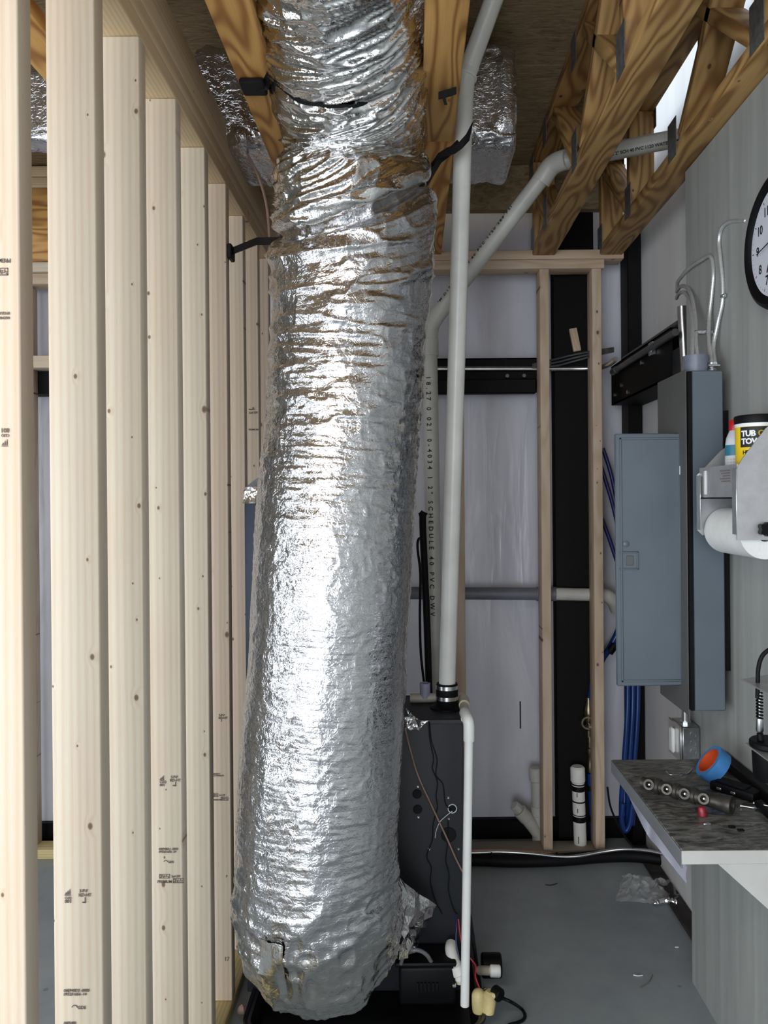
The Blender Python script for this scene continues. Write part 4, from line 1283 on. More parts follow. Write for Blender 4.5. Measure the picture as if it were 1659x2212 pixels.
put('tape_band', MB().cyl(W(1279, 1773, 3.212), W(1278.6, 1761, 3.212), 0.0145, 16), M['black'], bt)
put('fitting', MB().lathe(W(1275, 1668, 3.212), (0, 0, 1), [(0, 0.013), (0.02, 0.016), (0.04, 0.012), (0.075, 0.012), (0.08, 0.016), (0.10, 0.016), (0.105, 0.011), (0.15, 0.011)], 14), M['brass'], bt)
put('valve', MB().lathe(W(1272, 1592, 3.212), (0, 0, 1), [(0, 0.010), (0.03, 0.012), (0.035, 0.017), (0.05, 0.017), (0.055, 0.012), (0.075, 0.019), (0.10, 0.021), (0.125, 0.018), (0.14, 0.012), (0.165, 0.011)], 16), M['brass'], bt)
put('handle', MB().ring(W(1270, 1562, 3.17), (0, 1, 0), 0.020, 0.027, 0.008, 18), M['brass'], bt)
put('stem', MB().lathe(W(1271, 1566, 3.195), (0, -1, 0), [(0, 0.008), (0.028, 0.008), (0.032, 0.004)], 12), M['zinc'], bt)
put('hose', MB().tube(spline([W(1273, 1535, 3.212), W(1276, 1505, 3.212), W(1283, 1470, 3.19), W(1300, 1425, 3.22), W(1320, 1395, 3.25), W(1340, 1350, 3.25), W(1345, 1300, 3.25)], 6), [0.014] * 37, 14), M['blue_pex'], bt)
put('coupling', MB().cyl(W(1315, 1410, 3.24), W(1328, 1392, 3.245), 0.018, 12, 0.002), M['black'], bt)

# blue hoses hanging behind the open panel door
hz = [((1302, 968), (1316, 1010), (1328, 1060), (1338, 1120), (1346, 1180)), ((1296, 1000), (1312, 1050), (1326, 1100), (1338, 1160), (1348, 1220)), ((1300, 1120), (1315, 1160), (1330, 1205), (1345, 1250), (1355, 1300))]
for k, pts in enumerate(hz):
    wire('blue_hose', ('upper', 'second', 'lower')[k] + ' dark blue hose slanting behind the end stud toward the open panel door', [W(x, y, 3.22 - 0.008 * k) for x, y in pts], 0.0085, 'blue_dark', None, 12, 6, 'hose')
hb = [(1356, 0.0, 'blue hose hanging nearest the studs below the open panel door'), (1367, 0.02, 'middle blue hose of the bundle below the open panel door'), (1378, 0.03, 'blue hose hanging nearest the wall below the open panel door')]
for k, (x, dy, lb) in enumerate(hb):
    wire('blue_hose', lb, [W(x - 2, 1380, 3.12 + dy), W(x, 1485, 3.11 + dy), W(x - 2, 1560, 3.10 + dy), W(x - 8, 1650, 3.10 + dy), W(x - 13 + 2 * k, 1720, 3.11 + dy), W(x - 14 + 1 * k, 1775 + 3 * k, 3.12 + dy)], 0.0105, 'blue_pex', None, 12, 6, 'hose', 'blue hoses below the panel door')
wire('hose_loop', 'blue hose loop closing below the workbench edge', [W(1345, 1735, 3.09), W(1343, 1770, 3.09), W(1350, 1795, 3.09), W(1360, 1780, 3.09), W(1366, 1735, 3.09)], 0.0105, 'blue_pex', None, 12, 6, 'hose')

# lines lying along the plate at the back
iy = 3.03
wire('insulated_line', 'thick black foam covered line lying on the floor along the frame', [Vector((-0.1, 3.035, 0.024)), WZ(1010, 1857, 0.024), WZ(1100, 1860, 0.024), WZ(1200, 1858, 0.026), WZ(1300, 1850, 0.028), WZ(1370, 1849, 0.03), WZ(1430, 1856, 0.03), WZ(1462, 1862, 0.028)], 0.0235, 'rubber', None, 16, 6, 'pipe')
wire('bare_line', 'bright bare metal line resting over the black foam line', [Vector((-0.1, 3.05, 0.058)), W(1010, 1842, 3.05), W(1080, 1840, 3.05), W(1150, 1844, 3.04), W(1205, 1850, 3.035), W(1250, 1849, 3.03), W(1300, 1840, 3.03), W(1350, 1834, 3.02), W(1400, 1838, 3.01), W(1455, 1850, 3.0)], 0.0068, 'silver', None, 12, 6, 'pipe')
wire('copper_wire', 'thin copper wire along the bottom plate behind the bright line', [W(1010, 1838, 3.085), W(1060, 1836, 3.085), W(1130, 1838, 3.085), W(1200, 1843, 3.085)], 0.0032, 'copper', None, 8, 6, 'wire')
for x, lb in ((1062, 'black tie around the bare line near the furnace'), (1203, 'black tie around the bare line by the middle stud')):
    solo('cable_tie', MB().ring(W(x, 1846, 3.04) - Vector((0.003, 0, 0)), (1, 0, 0), 0.0069, 0.0085, 0.005, 14), M['black'], lb, 'tie')
wire('corner_cable', 'thin black cable curving down past the end stud to the floor', [W(1312, 1700, 3.0), W(1318, 1740, 3.0), W(1332, 1775, 3.0), W(1350, 1808, 3.0), W(1368, 1830, 3.0)], 0.004, 'black', None, 8, 6, 'cable')
wire('thermostat_cable', 'thin pinkish cable dropping beside the crease of the duct', [W(515, 295, 2.32), W(530, 325, 2.27), W(556, 375, 2.20), W(573, 430, 2.15), W(580, 480, 2.12), W(584, 540, 2.08), W(590, 590, 2.06)], 0.0038, 'wire_pink', None, 8, 6, 'cable')
sl = W(1124, 1545, YB - 0.002)
solo('slit', MB().box(sl.x - 0.003, sl.x + 0.003, YB - 0.0025, YB - 0.0005, sl.z - 0.058, sl.z + 0.06, 0.0008), M['ink_dark'], 'short dark vertical marker line on the pale insulation', 'mark')

# ================================================================== ELECTRIC PANEL
bp = thing('breaker_panel', 'tall grey steel breaker panel with its door open on the wall', 'electric panel', (0.76, 2.09, 0.9))
z0, z1 = 0.902, 1.783
put('box', MB().box(0.722, 0.803, 1.978, 2.20, z0 + 0.004, z1, 0.003), M['panel'], bp)
put('standoff', MB().box(0.8035, XR - 0.001, 2.01, 2.17, z0 + 0.1, z1 - 0.1), M['black'], bp)
put('gap_shade', MB().box(0.7132, 0.7218, 1.9765, 2.197, z0 + 0.006, z1 - 0.002), M['black'], bp)  # black filler standing for the dark shaded gap behind the trim
put('front_trim', MB().box(0.7095, 0.7130, 1.988, 2.215, z0 - 0.010, z1 + 0.005, 0.002), M['panel_side'], bp)
YD = 2.04
dl, dr_ = W(1329, 1000, YD).x, W(1481, 1000, YD).x
dz1, dz0 = W(1400, 936, YD).z, W(1400, 1482, YD).z
dr_ = min(dr_, 0.7250)
door = put('door', MB().box(dl, dr_, YD, YD + 0.012, dz0, dz1, 0.003), M['panel'], bp)
dm = MB()
e = 0.011
for a, b in (((dl + e, dl + e + 0.006), (dz0 + e, dz1 - e)), ((dr_ - e - 0.006, dr_ - e), (dz0 + e, dz1 - e)),):
    dm.box(a[0], a[1], YD - 0.003, YD + 0.002, b[0], b[1], 0.0015)
dm.box(dl + e, dr_ - e, YD - 0.003, YD + 0.002, dz0 + e, dz0 + e + 0.006, 0.0015)
dm.box(dl + e, dr_ - e, YD - 0.003, YD + 0.002, dz1 - e - 0.006, dz1 - e, 0.0015)
put('rim', dm, M['panel'], door)
lz = W(1350, 1211, YD).z
la, lb_ = W(1338, 1211, YD).x, W(1379, 1211, YD).x
lm = MB()
lm.box(la, lb_, YD - 0.004, YD + 0.001, lz + 0.020, lz + 0.024, 0.001); lm.box(la, lb_, YD - 0.004, YD + 0.001, lz - 0.024, lz - 0.020, 0.001)
lm.box(lb_ - 0.004, lb_, YD - 0.004, YD + 0.001, lz - 0.024, lz + 0.024, 0.001)
put('latch_frame', lm, M['panel'], door)
put('latch', MB().box(la + 0.018, la + 0.036, YD - 0.003, YD + 0.001, lz - 0.013, lz + 0.013, 0.001), M['panel_side'], door, 'dark grey latch')
c = W(1352, 1175, YD)
put('knob', MB().lathe(c, (0, -1, 0), [(0, 0.008), (0.003, 0.008), (0.005, 0.005)], 16), M['panel'], door)
for py in (1016, 1207, 1400):
    c = W(1470 + (py - 1016) * 0.03, py, YD - 0.004)
    put('hinge', MB().box(c.x - 0.0028, c.x + 0.0028, YD - 0.008, YD - 0.001, c.z - 0.012, c.z + 0.012, 0.001), M['white'], door, 'bright hinge knuckle')  # white colour stands in for the highlight on each knuckle
hub = thing('conduit_hub', 'grey plastic hub on top of the breaker panel', 'fitting', (0.755, 2.04, z1))
hc = W(1503, 800, 2.03)
put('body', MB().lathe((hc.x, 2.03, z1 + 0.001), (0, 0, 1), [(0, 0.031), (0.030, 0.031), (0.036, 0.0327), (0.045, 0.0327), (0.045, 0.028), (0.039, 0.0275)], 28), M['hub'], hub)
sc = thing('cable_connector', 'small metal clamp connector beside the grey hub', 'fitting', W(1539, 800, 2.0))
cc = W(1538, 790, 2.01)
put('body', MB().lathe((cc.x, 2.01, z1 + 0.001), (0, 0, 1), [(0, 0.012), (0.007, 0.014), (0.010, 0.0088), (0.024, 0.0088)], 16), M['steel'], sc)
put('screw', MB().cyl((cc.x - 0.014, 1.998, z1 + 0.016), (cc.x + 0.015, 1.998, z1 + 0.016), 0.0036, 10), M['zinc'], sc)
XW = XR - 0.013
solo('conduit_riser', MB().tube(spline([W(1473, 662, 2.40), W(1474, 690, 2.40), W(1477, 740, 2.40), W(1480, 800, 2.40), W(1480, 850, 2.40)], 5), 0.0140, 16), M['emt'],
     'thick metal conduit riser behind the flexible cables above the panel', 'conduit')
def mc(name, label, pts, r=0.0060):
    """armoured cable: a tube with ring ridges"""
    P = spline(pts, 14)
    q = [P[0]]
    d = 0.0
    out, rr = [P[0]], [r]
    for a, b in zip(P, P[1:]):
        L = (b - a).length; s = 0.0
        n = max(1, int(L / 0.0032))
        for k in range(1, n + 1):
            out.append(a.lerp(b, k / n)); rr.append(r if len(out) % 2 else r * 0.80)
    t = thing(name, label, 'cable', pts[0])
    put('armour', MB().tube(out, rr, 10), M['mc'], t, angle=80)
    return t
def wx(px, py, x=XW): return WX(px, py, x)
hubtop = z1 + 0.05
mc('armoured_cable', 'flexible metal cable arching lowest out of the grey hub', [Vector((hc.x - 0.011, 2.03, z1 + 0.010)), W(1496, 740, 2.08), W(1495, 690, 2.15), W(1488, 648, 2.24), W(1478, 632, 2.31), W(1467, 634, 2.38), W(1461, 645, 2.44)])
mc('armoured_cable', 'flexible metal cable arching just above another from the grey hub', [Vector((hc.x + 0.009, 2.03, z1 + 0.010)), W(1504, 740, 2.08), W(1503, 690, 2.14), W(1494, 640, 2.22), W(1482, 620, 2.30), W(1470, 619, 2.38), W(1462, 630, 2.45)])
mc('armoured_cable', 'flexible metal cable bent in a sharp corner over the girt', [Vector((cc.x, 2.01, z1 + 0.021)), W(1532, 745, 2.06), W(1532, 690, 2.10), W(1537, 640, 2.10), W(1541, 595, 2.09), W(1538, 562, 2.10), W(1531, 553, 2.12), W(1515, 562, 2.17), W(1490, 578, 2.26), W(1474, 596, 2.34), W(1464, 610, 2.41), W(1463, 628, 2.45)])
mc('armoured_cable', 'flexible metal cable rising to the back of the clock', [Vector((cc.x + 0.004, 2.0, z1 + 0.021)), W(1541, 750, 2.05), W(1550, 700, 2.05), W(1560, 655, 2.03), W(1561, 610, 2.03), W(1556, 560, 2.04), W(1553, 520, 2.05), W(1560, 492, 2.03), W(1578, 479, 1.985), W(1612, 477, 1.90)])
c = W(1501, 719, 2.11)
solo('cable_clip', MB().box(c.x - 0.004, XR - 0.002, 2.10, 2.12, c.z - 0.006, c.z + 0.006, 0.002), M['zinc'], 'bright clip holding the pair of flexible cables above the hub', 'clip')
c = W(1563, 640, 2.02)
solo('cable_clip', MB().box(c.x - 0.006, XR - 0.002, 2.01, 2.03, c.z - 0.005, c.z + 0.005, 0.002), M['zinc'], 'bright clip on the flexible cable below the clock', 'clip')

# wall outlet below the panel
ob = thing('outlet_box', 'galvanised outlet box on the wall beyond the workbench', 'outlet', (0.80, 2.27, 0.69))
oy0, oy1, oz0, oz1 = 2.225, 2.325, 0.690, 0.792
put('box', MB().box(0.776, XR - 0.001, oy0, oy1, oz0, oz1, 0.004), M['steel'], ob)
put('cover', MB().box(0.769, 0.7755, oy0 - 0.002, oy1 + 0.002, oz0 - 0.002, oz1 + 0.002, 0.003), M['stainless_b'], ob)
put('receptacle', MB().box(0.758, 0.769, oy0 + 0.035, oy1 - 0.035, oz0 + 0.015, oz1 - 0.015, 0.004), M['white'], ob)
for z in (oz0 + 0.03, oz0 + 0.055, oz0 + 0.08):
    put('knockout', MB().ring((0.808, oy0 + 0.0005, z), (0, -1, 0), 0.008, 0.0095, 0.0015, 18), M['steel'], ob)
put('nipple', MB().tube([Vector((0.800, 2.265, oz1)), Vector((0.800, 2.265, oz1 + 0.11))], [0.011, 0.011], 14), M['emt'], ob)
put('locknut', MB().cyl((0.800, 2.265, oz1), (0.800, 2.265, oz1 + 0.008), 0.016, 8), M['zinc'], ob)

# ================================================================== WORKBENCH
ZB = 0.755
wb = thing('workbench', 'narrow wall mounted workbench with smudged dark top and pale edging', 'workbench', (0.78, 2.1, 0.0))
bx0, by0, by1 = 0.5285, 1.524, 2.062
put('worktop', MB().box(bx0 + 0.002, XR - 0.002, by0 + 0.003, by1, ZB - 0.024, ZB, 0.0015), M['counter'], wb)
put('edging', MB().box(bx0, XR - 0.002, by0 - 0.001, by0 + 0.003, ZB - 0.026, ZB + 0.0005, 0.0008), M['white_edge'], wb, 'pale edge strip at the near end')
put('edging', MB().box(bx0 - 0.001, bx0 + 0.002, by0, by1, ZB - 0.034, ZB - 0.001, 0.0008), M['edge_grey'], wb, 'grey edge strip along the front')
put('backsplash', MB().box(XR - 0.030, XR - 0.002, by0, by1 - 0.02, ZB + 0.0005, ZB + 0.028, 0.003), M['black'], wb, 'dark back strip against the wall')
put('gusset', MB().prism([(0.600, by0 + 0.002, ZB - 0.026), (XR - 0.002, by0 + 0.002, ZB - 0.026), (XR - 0.002, by0 + 0.002, 0.52)], (0, 0.016, 0)), M['white_edge'], wb, 'white sloping end bracket')
rb = MB()
pl_ = [(1326, 1648, 2.44), (1380, 1752, 2.55), (1420, 1815, 2.45), (1482, 1895, 2.36)]
a = [W(1330, 1645, 2.41), W(1395, 1758, 2.46), W(1425, 1800, 2.42), W(1484, 1872, 2.36)]
b = [W(1328, 1652, 2.41), W(1391, 1790, 2.46), W(1424, 1835, 2.42), W(1484, 1910, 2.36)]
sv, sf = [], []
for p, q in zip(spline(a, 8), spline(b, 8)):
    wv_ = 0.004 * math.sin(p.z * 90)
    for x in (p, p.lerp(q, 0.5) + Vector((wv_, 0.004, 0)), q):
        sv.append(x)
nq = len(sv) // 3
for i in range(nq - 1):
    for k in range(2):
        sf.append((i * 3 + k, i * 3 + k + 1, i * 3 + k + 4, i * 3 + k + 3))
pv = MB().add(sv, sf); pv.add([p + Vector((0.002, 0.002, 0)) for p in sv], sf)
solo('poly_strip', pv, M['plastic_sheet'], 'pale poly sheeting edge drooping below the far end of the workbench', 'plastic sheet')
bb = MB()
bb.tube(spline([WZ(1450, 1878, 0.010), WZ(1455, 1880, 0.016), WZ(1460, 1884, 0.020), WZ(1466, 1888, 0.010)], 5), [0.003, 0.006, 0.008, 0.010, 0.011, 0.010, 0.009, 0.010, 0.012, 0.013, 0.011, 0.010, 0.008, 0.006, 0.004, 0.002], 9)
solo('paper_wad', bb, M['white'], 'small white crumpled wad at the end of the black foam line', 'paper')

# --- things on the bench
tz = ZB + 0.0005
tpc = Vector((W(1541, 1650, 1.885).x, 1.885, ZB + 0.046))
ax = Vector((-0.75, 0.06, 0.62)).normalized()
tape = thing('tape_roll', 'roll of blue masking tape leaning on the back of the workbench', 'tape', (tpc.x, tpc.y, ZB))
wdt = 0.031
put('tape', MB().ring(tpc - ax * wdt / 2, ax, 0.034, 0.0435, wdt, 48), M['blue_tape'], tape)
cr = put('core', MB().ring(tpc - ax * (wdt / 2 - 0.0005), ax, 0.0315, 0.0339, wdt, 48), M['orange'], tape, 'orange printed card core')
a1 = ax.orthogonal().normalized(); 
for ang in (200, 330):
    q = Quaternion(ax, math.radians(ang)) @ a1
    c = tpc - q * 0.0308
    s = ax.cross(q)
    put('print', MB().prism([c + s * 0.007 - ax * 0.006, c - s * 0.007 - ax * 0.006, c + ax * 0.007], q * 0.0004), M['ink_dark'], tape, smooth=False)
mf = thing('brass_manifold', 'dark bronze pipe manifold with a row of open ports on the workbench', 'manifold', WZ(1480, 1712, ZB))
mA, mB_ = WZ(1388, 1690, ZB + 0.022), WZ(1562, 1735, ZB + 0.022)
put('body', MB().tube([mA, mA.lerp(mB_, .5), mB_], [0.014, 0.016, 0.016], 18), M['bronze'], mf)
pdir = Vector((-0.35, -0.75, 0.25)).normalized()
for k, f_ in enumerate((0.10, 0.33, 0.55, 0.78)):
    c = mA.lerp(mB_, f_)
    put('port', MB().lathe(c, pdir, [(0, 0.010), (0.014, 0.010), (0.016, 0.0120), (0.025, 0.0120), (0.025, 0.0074), (0.011, 0.0066)], 18), M['bronze'], mf)
    put('glint_bead', MB().lathe(c + pdir * 0.012, pdir, [(0.0, 0.0045), (0.004, 0.004), (0.006, 0.002)], 14), M['steel'], mf)  # steel bead added in the port to stand for its specular spot
put('port', MB().lathe(mB_ - (mB_ - mA).normalized() * 0.01, (mB_ - mA).normalized(), [(0, 0.018), (0.014, 0.018), (0.018, 0.020), (0.030, 0.020), (0.030, 0.013), (0.010, 0.011)], 20), M['bronze'], mf)
for f_ in (0.21, 0.44, 0.66):
    c = mA.lerp(mB_, f_)
    put('collar', MB().cyl(c - (mB_ - mA).normalized() * 0.006, c + (mB_ - mA).normalized() * 0.006, 0.0185, 18, 0.002), M['bronze'], mf)
mt = thing('stud_finder', 'flat black plastic gadget at the back of the workbench', 'gadget', WZ(1590, 1712, ZB))
g0 = WZ(1590, 1716, ZB)
mx = Matrix.Translation(g0) @ Matrix.Rotation(math.radians(-52), 4, 'Z')
put('body', MB().box(-0.055, 0.055, -0.024, 0.024, 0.001, 0.022, 0.005, mx, 2), M['black'], mt)
put('grip', MB().box(-0.045, 0.03, -0.017, 0.017, 0.0215, 0.026, 0.002, mx), M['rubber'], mt)
for x in (-0.035, 0.0):
    put('button', MB().box(x, x + 0.012, -0.0265, -0.0235, 0.008, 0.014, 0.001, mx), M['zinc'], mt)
wire('bench_cord', 'black cord end lying at the wall side of the workbench', [WZ(1637, 1735, ZB + 0.008), WZ(1648, 1748, ZB + 0.008), WZ(1662, 1762, ZB + 0.008), WZ(1680, 1770, ZB + 0.008)], 0.0075, 'black', None, 12, 6, 'cord')
def screw(px, py, ang, label):
    p = WZ(px, py, ZB + 0.0035); d = Vector((math.cos(ang), math.sin(ang), 0))
    t = thing('screw', label, 'screw', (p.x, p.y, ZB), 'loose screws on the workbench')
    put('shank', MB().tube([p, p + d * 0.028, p + d * 0.032], [0.0018, 0.0018, 0.0004], 8), M['zinc'], t)
    put('head', MB().cyl(p - d * 0.0025, p, 0.0038, 10), M['zinc'], t)
screw(1602, 1741, -0.5, 'loose bright screw closest to the manifold end')
screw(1630, 1735, -0.6, 'loose bright screw farthest back on the workbench')
screw(1632, 1747, 0.05, 'loose bright screw lying near the black cord')
rc = WZ(1518, 1762, ZB)
solo('wire_nut', MB().lathe(rc + Vector((0, 0, 0.0005)), (-0.1, 0.1, 1), [(0, 0.0095), (0.010, 0.009), (0.017, 0.008), (0.019, 0.0065)], 20), M['red_dull'], 'small red plastic cap in front of the manifold', 'cap')
wire('bent_wire', 'short bent bright wire behind the manifold', [WZ(1438, 1666, ZB + 0.002), WZ(1446, 1673, ZB + 0.002), WZ(1462, 1674, ZB + 0.002), WZ(1478, 1674, ZB + 0.002), WZ(1486, 1671, ZB + 0.002), WZ(1495, 1662, ZB + 0.002)], 0.0016, 'zinc', None, 8, 5, 'wire')
cl_ = WZ(1528, 1780, ZB + 0.003)
solo('metal_clip', MB().box(cl_.x - 0.009, cl_.x + 0.007, cl_.y - 0.004, cl_.y + 0.004, ZB + 0.0005, ZB + 0.006, 0.0015), M['zinc'], 'tiny bright metal clip near the workbench front', 'clip')
for (x, y, lb) in ((1581, 1788, 'tiny black scrap lying behind another near the bench end'), (1600, 1795, 'tiny black oblong scrap nearest the bench end')):
    c = WZ(x, y, ZB)
    solo('plastic_scrap', MB().box(c.x - 0.007, c.x + 0.007, c.y - 0.004, c.y + 0.004, ZB + 0.0004, ZB + 0.004, 0.001), M['black'], lb, 'scrap')

# ================================================================== WALL RACK WITH TOOL
tk = thing('tool_rack', 'two tier stainless tool rack on the wall above the bench', 'rack', (0.75, 1.5, 0.95))
za, zb_ = W(1603, 1472, 1.53).z, W(1612, 1612, 1.53).z
def plate(z, tip, t=0.003):
    return MB().prism([(tip, 1.55, z), (XR - 0.002, 1.64, z), (XR - 0.002, 1.30, z), (tip, 1.34, z)], (0, 0, -t))
put('shelf', plate(za, 0.662), M['stainless'], tk)
put('shelf', plate(zb_, 0.667), M['stainless'], tk)
put('back_plate', MB().box(XR - 0.0018, XR - 0.0005, 1.30, 1.64, zb_ - 0.02, za + 0.03), M['stainless'], tk)
tb = W(1641, 1560, 1.52)
gx, gy = tb.x, 1.52
tl_ = thing('air_tool', 'black tool with spring neck and hose standing in the wall rack', 'tool', (gx, gy, zb_))
zs1, zs0 = W(1640, 1497, 1.52).z, W(1641, 1552, 1.52).z
put('hose', MB().tube(spline([Vector((gx - 0.004, gy, zs1 - 0.01)), W(1637, 1475, 1.52), W(1638, 1445, 1.52), W(1644, 1422, 1.52), W(1655, 1408, 1.52), W(1675, 1398, 1.52), W(1710, 1400, 1.52)], 6), 0.0042, 12), M['rubber'], tl_)
sp = []
for k in range(8 * 14 + 1):
    a = 2 * PI * k / 14
    sp.append(Vector((gx + 0.0055 * math.cos(a), gy + 0.0055 * math.sin(a), zs1 + (zs0 - zs1) * k / (8 * 14))))
put('spring', MB().tube(sp, 0.0018, 6), M['black'], tl_)
put('core', MB().cyl((gx, gy, zs0), (gx, gy, zs1), 0.0032, 10), M['silver'], tl_)
put('ferrule', MB().lathe((gx, gy, W(1641, 1582, 1.52).z), (0, 0, 1), [(0, 0.005), (0.004, 0.0075), (zs0 - W(1641, 1582, 1.52).z, 0.006)], 16), M['silver'], tl_)
put('neck', MB().tube([Vector((gx, gy, W(1641, 1584, 1.52).z)), Vector((gx + 0.004, gy, W(1643, 1612, 1.52).z))], [0.006, 0.0075], 14), M['black'], tl_)
cxp = 0.704
put('flange', MB().cyl((cxp, gy, zb_ + 0.001), (cxp, gy, zb_ + 0.015), 0.039, 32, 0.003), M['black'], tl_)
put('cup', MB().lathe((cxp, gy, zb_ - 0.062), (0, 0, 1), [(0, 0.029), (0.004, 0.032), (0.058, 0.0345)], 32), M['black'], tl_)

# ================================================================== TOWEL HOLDER
hd = thing('towel_holder', 'stainless paper towel holder with a tray on the wall', 'towel holder', (0.77, 1.78, 1.3))
yN, yFp = 1.67, 1.892
def pn(px, py, Y): return W(px, py, Y)
near = [pn(1592, 1167, yN), pn(1592, 1012, yN), pn(1604, 990, yN), pn(1660, 938, yN)]
zt_ = near[3].z + 0.03
poly = [(near[0].x, yN, near[0].z), (near[1].x, yN, near[1].z), (near[2].x, yN, near[2].z), (XR - 0.06, yN, zt_ - 0.017), (XR - 0.001, yN, zt_ + 0.026), (XR - 0.001, yN, near[0].z)]
put('end_plate', MB().prism(poly, (0, 0.003, 0)), M['stainless'], hd)
xf = W(1506, 1090, yFp).x
zf0, zf1, zf2 = W(1518, 1156, yFp).z, W(1510, 1026, yFp).z, W(1556, 975, yFp).z
put('end_plate', MB().prism([(xf, yFp, zf0 + 0.012), (xf, yFp, zf1), (xf + 0.017, yFp, zf1 + 0.015), (W(1556, 975, yFp).x, yFp, zf2), (XR - 0.001, yFp, zf2 + 0.05), (XR - 0.001, yFp, zf0), (xf + 0.012, yFp, zf0)], (0, 0.003, 0)), M['stainless'], hd)
put('flange', MB().box(xf - 0.001, xf + 0.001, yFp - 0.022, yFp + 0.002, zf0 + 0.014, zf1 - 0.002, 0.0006), M['stainless_b'], hd, 'bright folded edge')
put('flange', MB().box(near[0].x - 0.001, near[0].x + 0.001, yN, yN + 0.022, near[0].z + 0.012, near[1].z, 0.0006), M['stainless_b'], hd)
zlip, zbase = W(1550, 1008, 1.81).z, W(1560, 1077, 1.81).z
put('tray', MB().box(xf + 0.006, XR - 0.002, yN + 0.004, yFp - 0.001, zbase, zbase + 0.003).box(xf + 0.006, xf + 0.009, yN + 0.004, yFp - 0.001, zbase, zlip), M['stainless'], hd)
put('spindle', MB().cyl((0.771, yN - 0.002, 1.374), (0.771, yFp, 1.374), 0.010, 12), M['stainless'], hd)
kc = Vector((W(1655, 1143, yN - 0.012).x, yN - 0.004, W(1655, 1143, yN).z))
km = MB()
pts = []
for k in range(40):
    a = 2 * PI * k / 40
    r = 0.0142 + 0.0022 * math.cos(5 * a)
    pts.append((kc.x + r * math.cos(a), kc.y, kc.z + r * math.sin(a)))
km.prism(pts, (0, -0.016, 0))
put('knob', km, M['black'], hd, 'black star shaped clamp knob')
pr = MB().ring((0.771, yN + 0.010, 1.375), (0, 1, 0), 0.017, 0.0555, yFp - yN - 0.017, 64)
solo('paper_roll', pr, M['paper'], 'white paper towel roll hanging in the stainless holder', 'paper roll')
slot = put('slot', MB().box(xf + 0.0035, xf + 0.006, 1.845, 1.858, zbase + 0.010, zlip - 0.008, 0.001), M['white'], hd, 'bright slot in the tray front')
tag_ = MB()
for k in range(5):
    z = zlip - 0.012 - 0.006 * k
    tag_.box(xf + 0.0050, xf + 0.0062, 1.707, 1.763 - 0.007 * (k % 3), z - 0.0014, z + 0.0014)
put('print', tag_, M['ink'], hd, smooth=False)

# bucket and spray can in the tray
bk = thing('wipes_tub', 'yellow and black tub of wipes standing in the stainless tray', 'tub', (0.772, 1.737, zbase + 0.003))
bxc, byc, bz = 0.7805, 1.737, zbase + 0.0035
zt2 = W(1600, 893, 1.686).z
hgt = zt2 - bz
put('body', MB().lathe((bxc, byc, bz), (0, 0, 1), [(0, 0.0425), (0.003, 0.044), (hgt - 0.026, 0.0462)], 48), M['yellow'], bk)
put('rim', MB().lathe((bxc, byc, bz + hgt - 0.0267), (0, 0, 1), [(0, 0.0466), (0.0077, 0.0471), (0.0082, 0.0455)], 48), M['white'], bk)
put('lid', MB().lathe((bxc, byc, bz + hgt - 0.019), (0, 0, 1), [(0, 0.0480), (0.0146, 0.0488), (0.018, 0.0474), (0.019, 0.044)], 48), M['black'], bk)
def wrap_mb(mb0, r, zc):
    """bend flat art (x right, z up, y=0) round the tub"""
    out = MB()
    vs = []
    for x, y, z in mb0.v:
        a = x / r
        vs.append((bxc + (r + y) * math.sin(a + A0), byc - (r + y) * math.cos(a + A0), zc + z))
    out.v, out.f = vs, mb0.f
    return out
A0 = math.radians(-31)
def flat_text(s, size, x, z, bold=0.0):
    return text_mb(s, size, Matrix.Translation((x, 0.0, z)) @ FACE, 0.0003, bold, 0.92)
lb0 = MB()
n = 24
w0, w1 = -0.032, 0.046
hh = 0.045
lb0.v = [(w0 + (w1 - w0) * i / n, 0.0002, z) for i in range(n + 1) for z in (-hh / 2, hh / 2)]
lb0.f = [(2 * i, 2 * i + 2, 2 * i + 3, 2 * i + 1) for i in range(n)]
zlab = W(1630, 942, 1.686).z
put('label_panel', wrap_mb(lb0, 0.0463, zlab), M['ink_dark'], bk)
t1 = flat_text('TUB', 0.0176, -0.0285, 0.0018, 0.0007); t2 = flat_text('TOWELS', 0.0176, -0.0285, -0.0155, 0.0007)
t1.add(t2.v, t2.f)
for p in range(len(t1.v)):
    t1.v[p] = (t1.v[p][0], t1.v[p][1] * -1 + 0.0006, t1.v[p][2])
put('print', wrap_mb(t1, 0.0463, zlab), M['white'], bk, 'white lettering', smooth=False)
t3 = flat_text('O', 0.0176, 0.0075, 0.0018, 0.0007)
for p in range(len(t3.v)): t3.v[p] = (t3.v[p][0], 0.0006, t3.v[p][2])
put('print', wrap_mb(t3, 0.0463, zlab), M['yellow'], bk, 'yellow letter O', smooth=False)
t4 = flat_text('HEAVY', 0.012, -0.026, -0.038, 0.0004); t5 = flat_text('CLEAN', 0.012, -0.026, -0.050, 0.0004)
t4.add(t5.v, t5.f)
for p in range(len(t4.v)): t4.v[p] = (t4.v[p][0], 0.0006, t4.v[p][2])
put('print', wrap_mb(t4, 0.0456, zlab), M['ink_dark'], bk, 'black lettering', smooth=False)

